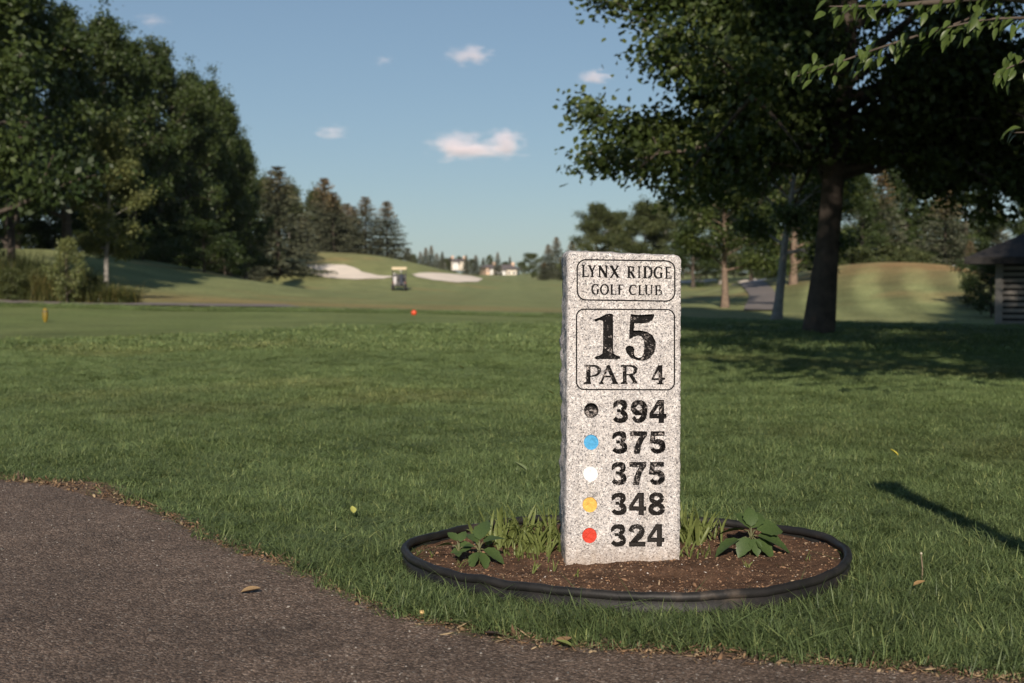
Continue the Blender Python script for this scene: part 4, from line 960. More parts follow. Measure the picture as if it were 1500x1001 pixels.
# ------------------------------------------------------------------ big shade tree on the right
def big_tree():
    g = np.random.default_rng(41); h = 12.5; x, y = latx(1199, 21.6), 21.6
    e = empty('big_shade_tree', (x, y, Hs(x, y) - .05)); tag(e, 'big dark shade tree with a thick trunk filling the upper right', 'tree')
    segs, tw, tp = decid_skeleton(g, h, .175, 2.2, 3.6, lambda t: max(.15, math.sqrt(max(0, 1 - (1.9 * t - .7) ** 2 / 1.5))), 44, (1.2, 0.0), 8)
    # low limbs reaching left over the lawn, as in the photo
    ex = []
    for z0, dx, dz, dy in ((2.9, -3.2, -.75, -.5), (3.4, -2.6, .3, -.8), (3.9, -3.0, .9, .2), (4.4, -2.9, 1.6, -.6), (3.0, 2.8, .5, -.8), (3.6, 3.9, .3, -1.2), (3.2, 4.6, .0, .8), (2.7, -2.3, .0, .9), (2.8, 1.8, .1, -1.3), (3.3, -1.4, .3, -1.6), (2.6, -3.3, .1, .6), (2.5, -1.6, -.1, -.9), (2.6, 3.2, -.1, .3), (2.4, 2.2, -.1, -.6), (3.7, -2.8, .4, -1.1), (3.8, 2.6, .8, -1.6), (4.3, -3.1, .4, -.4), (2.5, 4.0, .1, 1.2), (3.0, 3.6, -.5, -1.0), (3.2, 3.0, -.6, -1.8), (2.9, 4.6, -.5, -.2), (3.6, 4.4, -.2, -1.6), (2.7, 2.4, -.4, .9), (3.1, 5.2, -.4, .6), (2.6, 3.4, -.5, -.6), (2.5, 2.0, -.5, -1.2), (2.8, 4.4, -.7, .4), (2.7, 5.0, -.6, -.8), (3.3, 5.4, -.7, -.3), (2.6, -2.2, -.4, .4), (2.5, -1.2, -.4, -.6)):
        t = np.linspace(0, 1, 7); st = np.array([1.2 * z0 / h, 0, z0])
        p_ = st + np.column_stack([dx * t, dy * t + .15 * np.sin(t * 3), dz * t + .5 * np.sin(t * 2.6)]); p_[1:, :] += g.normal(0, .07, (6, 3))
        segs.append((p_, .07 * (1 - t * .85)))
        for j in range(9):
            u = .25 + .75 * (j + g.random()) / 9; p0 = np.array([np.interp(u, t, p_[:, q_]) for q_ in range(3)])
            d = np.array([dx, dy, dz]) / 5 + g.normal(0, .55, 3); d /= np.linalg.norm(d); L = .5 + .5 * g.random(); uu = np.linspace(0, 1, 3)
            segs.append((p0 + d * L * uu[:, None], .014 * (1 - uu * .8)))
            for w_ in (.3, .6, .9, 1.05): ex.append(p0 + d * L * w_)
    C, o = foliage_points(g, tw, 110000, .36, np.array([.3, 0, 7]))
    C2, o2 = foliage_points(g, np.array(ex), 74000, .22, np.array([.3, 0, 5]))
    C = np.concatenate([C, C2]); o = np.concatenate([o, o2])
    keep = (C[:, 2] > 1.75 + .25 * nz(C[:, 0], C[:, 1], 1.1, 2)) & ~((C[:, 2] < 2.6) & (np.abs(C[:, 0] - .2) < 1.2))
    C = C[keep]; o = o[keep]
    s = .098 * (.6 + .75 * g.random(len(C)))
    tg = tubes_mesh('trunk', segs, m_bark, 7); obj('trunk', tg, e)
    c_ = obj('crown', leaves_mesh('crown', C, s, g, m_leafC, .45, outward=o, shape='hex', aspect=.75), e); c_['kind'] = 'stuff'
big_tree()

# ------------------------------------------------------------------ near tree, its trunk right of the frame: overhanging twigs and the shade on the lawn
m_leafN = leaf_mat('near_leaves', (0.060, 0.098, 0.026), (0.11, 0.15, 0.042), 0.32, 3.0, rough=0.4)
def leaf_proto(name, mat, L=1.0, W=.5, n=7, droop=.25, fold=.18, tooth=0.0):
    v = []; f = []
    for i in range(n + 1):
        t = i / n; w = W * .5 * (math.sin(math.pi * t ** .8)) ** .85 * (1 + tooth * (1 if i % 2 else -1)) if 0 < i < n else 0.004
        z = -droop * t * t * L
        v += [(-w, t * L, z + fold * w * 2), (0, t * L, z), (w, t * L, z + fold * w * 2)]
    for i in range(n):
        a = i * 3; f += [[a, a + 1, a + 4, a + 3], [a + 1, a + 2, a + 5, a + 4]]
    me = bpy.data.meshes.new(name); me.from_pydata(v, [], f); me.update(); me.materials.append(mat)
    me.polygons.foreach_set('use_smooth', np.ones(len(f), dtype=bool)); return me
def near_tree():
    g = np.random.default_rng(52); x, y = 7.1, 6.6
    e = empty('near_cherry_tree', (x, y, 0)); tag(e, 'near tree at the right edge whose lit leafy twigs hang into the top right', 'tree')
    segs, tw, tp = decid_skeleton(g, 13.6, .26, 2.2, 5.0, lambda t: max(.15, math.sqrt(max(0, 1 - (1.9 * t - .75) ** 2 / 1.4))), 44, (-.2, .3), 7)
    C, o = foliage_points(g, tw, 105000, .42, np.array([0, 0, 8]))
    ok = np.ones(len(C), bool)
    # keep the frame's view clear below the twigs: branches that low were pruned
    wx = C[:, 0] + x; wy = C[:, 1] + y; sx = 750 + wx / np.maximum(wy, .5) * FPX; sy = 400 - (C[:, 2] - CAMH) / np.maximum(wy, .5) * FPX
    ok &= ~((C[:, 2] < CAMH + .2 * wy + .2) & (wx < .36 * wy + .6))
    C = C[ok]; o = o[ok]
    t_ = obj('trunk', tubes_mesh('trunk', segs, m_bark, 7), e)
    c_ = obj('crown', leaves_mesh('crown', C, .17 * (.6 + .7 * g.random(len(C))), g, m_leafC, .5, outward=o, shape='hex'), e); c_['kind'] = 'stuff'
    e2 = empty('unseen_shade_tree', (13.5, 8.5, 0), 2.1); tag(e2, 'unseen tree added right of the frame to shade the shed and the lawn before it', 'tree')  # unseen tree, added so the shed and right lawn lie in shade
    obj('trunk', t_.data, e2); q_ = obj('crown', c_.data, e2); q_['kind'] = 'stuff'
    e3 = empty('unseen_shade_tree', (15.0, 17.5, -.2), 4.0); tag(e3, 'unseen tree added right of the frame to throw shade on the shed', 'tree')  # second unseen tree, put in to darken the shed wall with its shade
    obj('trunk', t_.data, e3); q_ = obj('crown', c_.data, e3); q_['kind'] = 'stuff'
    me = leaf_proto('leaf', m_leafN, 1.0, .41)
    def P(px, py, d): return np.array([latx(px, d) - x, d - y, zat(py, d)])
    limbs = [(np.array([[-.05, .1, 2.5], [-1.6, .9, 2.75], P(1560, 20, 7.6), P(1470, -5, 7.5), P(1380, 6, 7.4), P(1300, 14, 7.4), P(1210, 14, 7.3)]), 84, .5),
             (np.array([P(1470, -5, 7.5), P(1400, 40, 7.6), P(1330, 58, 7.6), P(1265, 80, 7.6), P(1215, 98, 7.5), P(1160, 116, 7.5)]), 62, .3),
             (np.array([P(1600, 30, 7.2), P(1500, 30, 7.0), P(1440, 32, 7.0), P(1400, 40, 6.9), P(1375, 46, 6.9)]), 62, .0),
             (np.array([P(1680, 190, 7.4), P(1580, 200, 7.3), P(1520, 195, 7.2), P(1476, 196, 7.2)]), 22, .2),
             (np.array([P(1680, 60, 7.0), P(1580, 75, 6.9), P(1510, 85, 6.8), P(1450, 112, 6.8)]), 56, .2)]
    for pts, nleaf, u0 in limbs:
        k = len(pts); tt = np.linspace(0, 1, k); fine = np.linspace(0, 1, 22); q = np.column_stack([np.interp(fine, tt, pts[:, j]) for j in range(3)])
        for _ in range(3): q[1:-1] = (q[:-2] + 2 * q[1:-1] + q[2:]) / 4
        big = k == 7
        lb = obj('limb', tubes_mesh('limb', [(q, np.linspace(.045 if big else .011, .003, 22))], m_bark, 7), e)
        for i in range(nleaf):
            u = u0 + (1 - u0) * (i + g.random()) / nleaf; p0 = np.array([np.interp(u, fine, q[:, j]) for j in range(3)])
            t_ = q[min(21, int(u * 21) + 1)] - q[max(0, int(u * 21) - 1)]; t_ /= np.linalg.norm(t_)
            sd_ = np.array([0, 1, 0]) * (1 if i % 2 else -1)
            d = t_ * .6 + sd_ * .55 + g.normal(0, .3, 3) + np.array([0, 0, -.55]); d /= np.linalg.norm(d)
            up = Vector((g.normal(0, .35), g.normal(0, .35) - .25, 1)); yv = Vector(d); xv = yv.cross(up).normalized(); zv = xv.cross(yv)
            M = Matrix((xv, yv, zv)).transposed().to_4x4(); s = .05 + .045 * g.random(); off = g.normal(0, .03, 3)
            o_ = bpy.data.objects.new('leaf', me); link(o_, lb); o_.matrix_local = Matrix.Translation(Vector(p0 + off)) @ M @ Matrix.Scale(s, 4)
near_tree()

# ------------------------------------------------------------------ lap-sided shed on the right
m_side = simple_mat('shed_siding', (0.30, 0.27, 0.235), 0.75, 0.12, 3.0, bmp=0.15)
m_trim = simple_mat('shed_trim', (0.33, 0.305, 0.275), 0.7, 0.12, 3.0)
m_roof = simple_mat('shed_roof', (0.035, 0.031, 0.029), 0.9, 0.35, 14.0, bmp=0.6)
m_dark = simple_mat('shed_shadow_gap', (0.03, 0.027, 0.025), 0.9, 0.2, 3)  # dark wall colour stands in for the shade between the spaced boards
sx, sy = latx(1463, 33.5), 33.5
shed = empty('shed', (sx, sy, -0.47), R(-21)); tag(shed, 'low dark roofed shed with pale lap siding at the right edge', 'shed')
SW, SDp, SH = 5.0, 4.0, 1.85
mb = MB(); mb.box((SW / 2, SDp / 2, SH / 2 - .15), (SW - .06, SDp - .06, SH + .3)); mb.build('wall', m_dark, shed)
bd = MB(); bd.add([(0, 0, 0), (SW, 0, 0), (SW, -.035, 0), (0, -.035, 0), (0, 0.0, .085), (SW, 0.0, .085), (SW, -.030, .085), (0, -.030, .085)], [[3, 2, 6, 7], [0, 3, 7, 4], [1, 5, 6, 2], [4, 7, 6, 5], [0, 1, 2, 3], [0, 4, 5, 1]])
first = bd.build('siding_board', m_side, shed, loc=(0, 0, 0.02))
for i in range(1, 12):
    o = first.copy(); link(o, shed); o.location = (0, 0, .02 + i * .142)
mesh2 = first.data
for i in range(12):
    o = bpy.data.objects.new('siding_board', mesh2); link(o, shed); o.location = (0, SDp, .02 + i * .142); o.rotation_euler = (0, 0, R(-90)); o.scale = (SDp / SW, 1, 1)
for x_, y_ in ((0.0, 0.0), (SW, 0)):
    mb = MB(); mb.box((x_, y_, SH / 2 - .1), (.17, .13, SH + .2), bev=.01); mb.build('corner_post', m_trim, shed)
ov = .72; ez = SH - .12; pitch = math.tan(R(25)); rh = (SDp / 2 + ov) * pitch
mb = MB()
A = [(-ov, -ov, ez), (SW + ov, -ov, ez), (SW + ov, SDp + ov, ez), (-ov, SDp + ov, ez)]; Rg = [(SDp / 2, SDp / 2, ez + rh), (SW - SDp / 2 + .5, SDp / 2, ez + rh)]
B_ = [(x_, y_, z_ - .14) for x_, y_, z_ in A]
mb.add(A + Rg + B_, [[0, 1, 5, 4], [1, 2, 5], [2, 3, 4, 5], [3, 0, 4], [9, 8, 7, 6], [0, 6, 7, 1], [1, 7, 8, 2], [2, 8, 9, 3], [3, 9, 6, 0]])
mb.build('roof', m_roof, shed)
mb = MB(); mb.box((SW / 2, -ov - .012, ez - .07), (SW + 2 * ov + .05, .024, .16)); mb.box((-ov - .012, SDp / 2, ez - .07), (.024, SDp + 2 * ov, .16)); mb.build('fascia', m_dark, shed)

# ------------------------------------------------------------------ golf cart with two bags, seen from behind
m_cream = simple_mat('cart_cream', (0.62, 0.50, 0.33), 0.5, 0.08, 3); m_navy = simple_mat('navy_nylon', (0.022, 0.027, 0.045), 0.7, 0.3, 6)
m_tyre = simple_mat('tyre_rubber', (0.018, 0.017, 0.017), 0.85, 0.3, 20); m_cartg = simple_mat('cart_dark_plastic', (0.05, 0.048, 0.05), 0.6, 0.25, 6)
m_white = simple_mat('white_nylon', (0.50, 0.47, 0.47), 0.6, 0.06, 6); m_steel = simple_mat('club_steel', (0.45, 0.44, 0.42), 0.35, 0.15, 20, metal=0.8); m_red = simple_mat('tail_lamp_red', (0.35, 0.05, 0.03), 0.4, 0.1, 6)
cd = 112.0; cx = latx(585, cd); cart = empty('golf_cart', (cx, cd, Hs(cx, cd)), R(4)); tag(cart, 'parked golf cart with a cream roof seen from behind on the fairway', 'golf cart')
mb = MB(); mb.box((0, .2, .52), (1.12, 1.9, .42), bev=.09); mb.box((0, 1.35, .62), (1.1, .7, .55), bev=.16); mb.box((0, -.82, .5), (1.05, .28, .3), bev=.06); mb.build('body', m_cartg, cart)
mb = MB(); mb.box((0, .15, 1.80), (1.2, 1.75, .07), bev=.03); mb.box((0, -.68, 1.73), (1.12, .06, .20), bev=.02); mb.build('roof', m_cream, cart)
for x_ in (-.53, .53):
    mb = MB(); mb.tube([(x_, -.55, .7), (x_, -.6, 1.78)], .022); mb.build('roof_post', m_cartg, cart)
    mb = MB(); mb.tube([(x_, 1.25, .9), (x_, .85, 1.78)], .022); mb.build('roof_post', m_cartg, cart)
mb = MB(); mb.box((0, .15, .82), (1.08, .5, .16), bev=.05); mb.build('seat', m_cartg, cart)
mb = MB(); mb.box((0, -.12, 1.08), (1.08, .12, .42), bev=.05); mb.build('backrest', m_cartg, cart)
for x_ in (-.5, .5):
    for y_, w_ in ((-.55, .24), (1.2, .2)):
        mb = MB(); mb.tube([(x_ - w_ / 2, y_, .24), (x_ - w_ / 2 + .03, y_, .24), (x_ + w_ / 2 - .03, y_, .24), (x_ + w_ / 2, y_, .24)], [.2, .235, .235, .2], 20); wheel = mb.build('wheel', m_tyre, cart)
        mb = MB(); mb.tube([(x_ - w_ / 2 - .012, y_, .24), (x_ + w_ / 2 + .012, y_, .24)], .11, 14); mb.build('rim', m_steel, wheel)
    mb = MB(); mb.box((x_ * .96, -.97, .62), (.09, .03, .07), bev=.01); mb.build('tail_lamp', m_red, cart)
mb = MB(); mb.tube([(.18, .75, .95), (.2, .6, 1.08)], .02); mb.tube([(.2 + .17 * math.cos(a), .6 + .06 * math.sin(a), 1.09 + .15 * math.sin(a)) for a in np.linspace(0, 6.2, 14)], .014, 6); mb.build('steering_wheel', m_cartg, cart)
def bag(px_off, mat, label, h=.86):
    e = empty('golf_bag', (cx + px_off, cd - .86, Hs(cx, cd) + .42), R(4)); e.rotation_euler = (R(-7), 0, R(4)); tag(e, label, 'golf bag', 'golf bags on the cart')
    mb = MB(); mb.tube([(0, 0, 0), (0, 0, .04), (0, 0, h * .5), (0, 0, h - .04), (0, 0, h)], [.13, .15, .14, .155, .15], 14); mb.build('body', mat, e, smooth=True)
    mb = MB(); mb.box((0, -.15, .3), (.2, .09, .36), bev=.03); mb.build('pocket', mat, e)
    for k in range(5):
        a = k * 1.25; x_, y_ = .08 * math.cos(a), .08 * math.sin(a)
        mb = MB(); mb.tube([(x_, y_, h - .1), (x_ * 1.3, y_ * 1.3, h + .22 + .04 * (k % 3))], .008, 5); mb.box((x_ * 1.3 + .03, y_ * 1.3, h + .24 + .04 * (k % 3)), (.10, .05, .06), bev=.015); mb.build('golf_club', m_steel if k % 2 else m_cartg, e)
bag(-.26, m_white, 'white golf bag strapped to the left back of the cart', .66); bag(.24, m_navy, 'navy golf bag strapped to the right back of the cart')

# ------------------------------------------------------------------ tee markers
m_orange = simple_mat('red_marker_paint', (0.62, 0.075, 0.025), 0.45, 0.08, 8); m_ymark = simple_mat('yellow_marker_paint', (0.19, 0.135, 0.012), 0.6, 0.2, 8)
x_, y_ = latx(608, 33), 32.6
e = empty('tee_block', (x_, y_, Hs(x_, y_))); tag(e, 'round red tee block on the mown tee in front of the golf cart', 'tee block')
mb = MB()
for k in range(1): 
    prof = [(0.0, .0), (.045, .004), (.062, .03), (.066, .06), (.058, .09), (.035, .112), (.0, .118)]
    vs = []; fs = []
    for r_, z_ in prof:
        for i in range(16): vs.append((max(r_, .002) * math.cos(i * math.pi / 8), max(r_, .002) * math.sin(i * math.pi / 8), z_))
    for j in range(len(prof) - 1):
        for i in range(16): fs.append([j * 16 + i, j * 16 + (i + 1) % 16, (j + 1) * 16 + (i + 1) % 16, (j + 1) * 16 + i])
    mb.add(vs, fs)
mb.build('block', m_orange, e, smooth=True); mb = MB(); mb.tube([(0, 0, -.05), (0, 0, .01)], .006, 6); mb.build('spike', m_steel, e)
x_, y_ = latx(66, 25.8), 25.8
e = empty('tee_post', (x_, y_, Hs(x_, y_))); tag(e, 'short mustard yellow tapered tee post on the mown grass at the left', 'tee post')
mb = MB(); mb.tube([(0, 0, -.02), (0, 0, .02), (0, 0, .08), (0, 0, .17), (0, 0, .235), (0, 0, .262)], [.022, .032, .052, .055, .04, .012], 14); mb.build('post', m_ymark, e, smooth=True)
mb = MB(); mb.tube([(0, 0, .19), (0, 0, .205)], [.054, .052], 14); mb.build('collar', m_cartg, e)

# ------------------------------------------------------------------ post right of the frame that throws the long shadow
m_wood = simple_mat('weathered_wood', (0.20, 0.15, 0.10), 0.9, 0.3, 9, bmp=0.5)
e = empty('wooden_post', (1.72, 3.05, 0)); tag(e, 'wooden post right of the frame casting the long narrow shadow on the lawn', 'post')
e.rotation_euler = (0, R(-11), 0); mb = MB(); mb.box((0, 0, .68), (.095, .095, 1.4), bev=.008); mb.build('shaft', m_wood, e); mb = MB(); mb.box((0, 0, 1.40), (.14, .14, .05), bev=.012); mb.build('cap', m_wood, e)

# ------------------------------------------------------------------ far houses
m_hw = simple_mat('house_cream', (0.66, 0.58, 0.48), 0.85, 0.06, .5); m_hw2 = simple_mat('house_peach', (0.62, 0.42, 0.30), 0.85, 0.06, .5); m_hr = simple_mat('house_roof', (0.13, 0.11, 0.105), 0.9, 0.2, 1.0)
m_win = simple_mat('window_glass', (0.06, 0.075, 0.09), 0.15, 0.2, 1); m_hwh = simple_mat('house_white', (0.8, 0.77, 0.74), 0.8, 0.05, .5)
def house(px, d, base, w, hgt, dep, rz, wm, label, garage=False):
    x_ = latx(px, d); e = empty('house', (x_, d, zat(base, d)), R(rz)); tag(e, label, 'house', 'houses beyond the fairway')
    mb = MB(); mb.box((0, 0, hgt / 2), (w, dep, hgt)); mb.build('wall', wm, e)
    rr = w * .30; o_ = .5; mb = MB()
    vs = [(-w / 2 - o_, -dep / 2 - o_, hgt), (w / 2 + o_, -dep / 2 - o_, hgt), (w / 2 + o_, dep / 2 + o_, hgt), (-w / 2 - o_, dep / 2 + o_, hgt), (-w / 5, 0, hgt + rr * .7), (w / 5, 0, hgt + rr * .7)]
    mb.add(vs, [[0, 1, 5, 4], [1, 2, 5], [2, 3, 4, 5], [3, 0, 4], [3, 2, 1, 0]]); rf = mb.build('roof', m_hr, e)
    mb = MB(); mb.box((w * .28, 0, hgt + rr * .6), (.7, .7, 1.6)); mb.build('chimney', m_hw2, rf)
    gw = w * .34; mb = MB(); mb.box((-w * .12, -dep / 2 - .8, hgt * .44), (gw, 1.6, hgt * .88)); mb.build('bay', m_hwh, e)
    mb = MB(); mb.add([(-w * .12 - gw / 2 - .3, -dep / 2 - 1.9, hgt * .88), (-w * .12 + gw / 2 + .3, -dep / 2 - 1.9, hgt * .88), (-w * .12, -dep / 2 - 1.9, hgt * .88 + gw * .32), (-w * .12 - gw / 2 - .3, 0, hgt * .88), (-w * .12 + gw / 2 + .3, 0, hgt * .88), (-w * .12, 0, hgt * .88 + gw * .32)], [[0, 1, 2], [0, 2, 5, 3], [1, 4, 5, 2], [0, 3, 4, 1]]); mb.build('bay_roof', m_hr, e)
    for wx_, wz_, yy in ((-w * .40, hgt * .70, -dep / 2), (w * .18, hgt * .70, -dep / 2), (w * .40, hgt * .70, -dep / 2), (-w * .40, hgt * .25, -dep / 2), (w * .18, hgt * .25, -dep / 2), (w * .40, hgt * .25, -dep / 2), (-w * .12, hgt * .62, -dep / 2 - 1.6), (-w * .12, hgt * .24, -dep / 2 - 1.6)):
        mb = MB(); mb.box((wx_, yy - .03, wz_), (w * .11, .06, hgt * .2)); wn_ = mb.build('window', m_hwh, e); mb = MB(); mb.box((wx_, yy - .07, wz_), (w * .095, .04, hgt * .175)); mb.build('pane', m_win, wn_)
house(656, 430, 394, 5.0, 2.2, 8, 12, m_hwh, 'small white house peeping over the slope right of the green mound')
house(675, 420, 396, 4.0, 2.6, 8, -8, m_hw, 'cream house beside the small white house on the slope')
house(718, 400, 408, 4.2, 3.0, 8, 15, m_hw2, 'peach coloured house left of the largest far house')
house(742, 390, 412, 6.4, 3.2, 9, -6, m_hw, 'largest far house, cream and white, under the clouds')
mb = MB(); x_ = latx(829, 175); mb.box((0, 0, .6), (.5, .5, 1.7), bev=.04); o = mb.build('fence_post', m_wood, None, loc=(x_, 175, Hs(x_, 175))); tag(o, 'stout brown post at the far edge left of the marker', 'post')

# ------------------------------------------------------------------ lawn: instanced clumps of real blades
def grass_mat(name, trans, inst=True):
    m, nt, b = new_mat(name)
    g_ = N(nt, 'ShaderNodeNewGeometry')
    if inst:
        at = N(nt, 'ShaderNodeAttribute', attribute_name='tint', attribute_type='INSTANCER'); base = at.outputs['Color']
    else:
        at = N(nt, 'ShaderNodeAttribute', attribute_name='tint'); base = at.outputs['Color']
    rnd = ramp(nt, g_.outputs['Random Per Island'], [(0, (0.5, 0.56, 0.5)), (0.45, (0.9, 0.97, 0.9)), (0.8, (1.3, 1.3, 1.25)), (0.93, (1.9, 1.7, 1.6)), (1, (2.3, 1.85, 1.7))])
    c = mix(nt, 1.0, base, rnd, 'MULTIPLY')
    nt.links.new(c, b.inputs['Base Color']); b.inputs['Roughness'].default_value = 0.5; b.inputs['Specular IOR Level'].default_value = 0.3
    t = N(nt, 'ShaderNodeBsdfTranslucent'); nt.links.new(mix(nt, 1.0, c, (1.2, 1.3, 0.6), 'MULTIPLY'), t.inputs['Color'])
    ms = N(nt, 'ShaderNodeMixShader'); ms.inputs[0].default_value = trans
    nt.links.new(b.outputs[0], ms.inputs[1]); nt.links.new(t.outputs[0], ms.inputs[2]); nt.links.new(ms.outputs[0], nt.nodes['Material Output'].inputs['Surface'])
    return m
m_grass = grass_mat('lawn_blades', 0.25)
def blades(g, n, rad, hgt, wid, lean, seg=3, round_=True):
    """(verts, quads, tris) of n curved blades in a patch"""
    if round_: r_ = rad * np.sqrt(g.random(n)); a = g.random(n) * 6.283; bx, by = r_ * np.cos(a), r_ * np.sin(a)
    else: bx, by = g.uniform(-rad, rad, n), g.uniform(-rad, rad, n)
    az = g.random(n) * 6.283; h = hgt * (0.45 + .75 * g.random(n)); w = wid * (.6 + .7 * g.random(n)); ln = lean * (0.2 + g.random(n)) * h
    fx, fy = np.cos(az), np.sin(az); sx_, sy_ = -fy, fx
    P = []
    for k in range(seg + 1):
        t = k / seg; off = ln * t * t; z = h * (t - .25 * t * t * (ln / (h + 1e-6)))
        ww = w * (1 - t) ** .6 * .5
        if k == seg: P.append(np.stack([bx + fx * off, by + fy * off, z], -1)[:, None, :])
        else: P.append(np.stack([np.stack([bx + fx * off + s * sx_ * ww, by + fy * off + s * sy_ * ww, z], -1) for s in (-1, 1)], 1))
    V = np.concatenate(P, 1); m = 2 * seg + 1; i = (np.arange(n) * m)[:, None]
    Q = np.concatenate([i + np.array([[2 * k, 2 * k + 1, 2 * k + 3, 2 * k + 2]]) for k in range(seg - 1)]) if seg > 1 else None
    T = i + np.array([[2 * seg - 2, 2 * seg - 1, 2 * seg]])
    return V.reshape(-1, 3), Q, T
def clump_collection(name, specs, mat):
    coll = bpy.data.collections.new(name)
    for k, (n, rad, hgt, wid, lean, seg) in enumerate(specs):
        V, Q, T = blades(np.random.default_rng(100 + k), n, rad, hgt, wid, lean, seg)
        V[:, 2] -= .004
        o_ = bpy.data.objects.new('%s_%02d' % (name, k), mesh_np(name, V, quads=Q, tris=T, mat=mat)); coll.objects.link(o_)
    return coll
def instancer(name, P, rot, scl, var, tint, coll):
    me = bpy.data.meshes.new(name); me.from_pydata([tuple(p) for p in P], [], [])
    for an, ty, dat, fld in (('rot', 'FLOAT_VECTOR', rot, 'vector'), ('scl', 'FLOAT_VECTOR', scl, 'vector'), ('var', 'INT', var, 'value')):
        a = me.attributes.new(an, ty, 'POINT'); a.data.foreach_set(fld, np.asarray(dat, dtype=np.int32 if ty == 'INT' else np.float32).ravel())
    a = me.attributes.new('tint', 'FLOAT_COLOR', 'POINT'); c4 = np.ones((len(P), 4), np.float32); c4[:, :3] = tint; a.data.foreach_set('color', c4.ravel())
    o = obj(name, me)
    ng = bpy.data.node_groups.new(name + '_nodes', 'GeometryNodeTree')
    ng.interface.new_socket('Geometry', in_out='INPUT', socket_type='NodeSocketGeometry'); ng.interface.new_socket('Geometry', in_out='OUTPUT', socket_type='NodeSocketGeometry')
    gi = ng.nodes.new('NodeGroupInput'); go = ng.nodes.new('NodeGroupOutput'); ip = ng.nodes.new('GeometryNodeInstanceOnPoints'); ci = ng.nodes.new('GeometryNodeCollectionInfo')
    ci.inputs['Collection'].default_value = coll; ci.inputs['Separate Children'].default_value = True; ci.inputs['Reset Children'].default_value = True
    def na(n_, t_):
        q_ = ng.nodes.new('GeometryNodeInputNamedAttribute'); q_.data_type = t_; q_.inputs['Name'].default_value = n_; return q_.outputs['Attribute']
    ip.inputs['Pick Instance'].default_value = True
    e2r = ng.nodes.new('FunctionNodeEulerToRotation'); ng.links.new(na('rot', 'FLOAT_VECTOR'), e2r.inputs[0])
    ng.links.new(gi.outputs[0], ip.inputs['Points']); ng.links.new(ci.outputs[0], ip.inputs['Instance']); ng.links.new(na('var', 'INT'), ip.inputs['Instance Index'])
    ng.links.new(e2r.outputs[0], ip.inputs['Rotation']); ng.links.new(na('scl', 'FLOAT_VECTOR'), ip.inputs['Scale']); ng.links.new(ip.outputs[0], go.inputs[0])
    md = o.modifiers.new('clumps', 'NODES'); md.node_group = ng
    return o
def in_bed(x, y, grow=0.0):
    P_ = bc + (rim - bc) + on * grow
    return inside_poly(P_, x, y)
def lawn_points(g, d0, d1, step, margin):
    xs = np.arange(-.375 * d1 - margin, .375 * d1 + margin, step); ys = np.arange(d0, d1, step)
    X, Y = np.meshgrid(xs, ys); X = X.ravel() + g.uniform(-.5, .5, X.size) * step; Y = Y.ravel() + g.uniform(-.5, .5, Y.size) * step
    ok = np.abs(X) < .375 * Y + margin
    return X[ok], Y[ok]
g = np.random.default_rng(77)
c_near = clump_collection('lawn_clump', [(230, .085, .040, .0032, 1.5, 3), (230, .085, .046, .0030, 1.8, 3), (230, .085, .038, .0034, 1.2, 3), (220, .085, .050, .0030, 2.0, 3), (230, .085, .042, .0032, 2.2, 3), (210, .085, .044, .0036, 1.4, 3)], m_grass)
c_far = clump_collection('far_lawn_clump', [(300, .26, .044, .0085, 1.5, 2), (300, .26, .040, .009, 1.3, 2), (300, .26, .048, .008, 1.7, 2), (300, .26, .042, .009, 1.2, 2)], m_grass)
def lawn(name, d0, d1, step, margin, coll, nv, label):
    X, Y = lawn_points(g, d0, d1, step, margin)
    ey = edge_y(X); fr = 0.045 + 0.05 * nz(X, 0 * X, 2.1, 3) * .6 + 0.04 * nz(X, 0 * X, 7, 5) + 0.30 * np.exp(-((X + 1.72) / .28) ** 2) + .045 * sstep(0.0, .7, X)
    ok = (Y > ey + np.maximum(fr, .03)) & ~in_bed(X, Y, 0.045) & ~(in_bed(X, Y, .085) & (Y < bc[1] - .1))
    # the odd thin spot
    ted = 18.3 + 7.5 * sstep(-5.5, -1.5, X)
    ok &= ~((Y > ted + .25 + .3 * g.random(len(X))) & (Y < 33.4) & (X < 2.6 + .8 * g.random(len(X)))) & (Y < 35 + 1.5 * g.random(len(X)))
    ok &= ~((nz(X, Y, 1.6, 21) > .78) & (g.random(len(X)) < .5))
    X, Y = X[ok], Y[ok]
    c = turf_colour(X, Y); n = len(X)
    bedd = in_bed(X, Y, 0.22); pe = np.exp(-((Y - edge_y(X)) / .28) ** 2)
    hs = 0.95 + .28 * nz(X, Y, 1.3, 6) + .18 * nz(X, Y, 4.1, 7) + .18 * bedd + .12 * pe * sstep(-.9, -.2, X) - .25 * pe * (1 - sstep(-1.2, -.5, X))
    edge = 18.3 + 7.5 * sstep(-5.5, -1.5, X)
    tee = sstep(edge - .1, edge + .4, Y) * (1 - sstep(33.2, 33.9, Y)) * (1 - sstep(2.3, 4.0, X))
    hs = np.maximum(hs, .45) * (1 - .72 * tee) * (1 - .35 * sstep(16, 24, Y))
    tint = c * (0.85 + .3 * g.random((n, 1))) * np.array([1, 1.06, .95])
    rot = np.column_stack([g.normal(0, .10, n) + .12 * nz(X, Y, .7, 31), g.normal(0, .10, n) + .12 * nz(X, Y, .7, 33), g.random(n) * 6.283])
    w = 0.9 + .3 * g.random(n)
    o = instancer(name, np.column_stack([X, Y, H(X, Y)]), rot, np.column_stack([w, w, hs]), g.integers(0, nv, n), tint, coll)
    tag(o, label, 'grass', kind='stuff')
lawn('lawn_grass', 2.7, 9.0, .072, 1.0, c_near, 6, 'short green lawn grass around the planting bed and path')
lawn('lawn_grass', 9.0, 16.0, .082, 1.0, c_near, 6, 'green lawn grass in the middle distance')
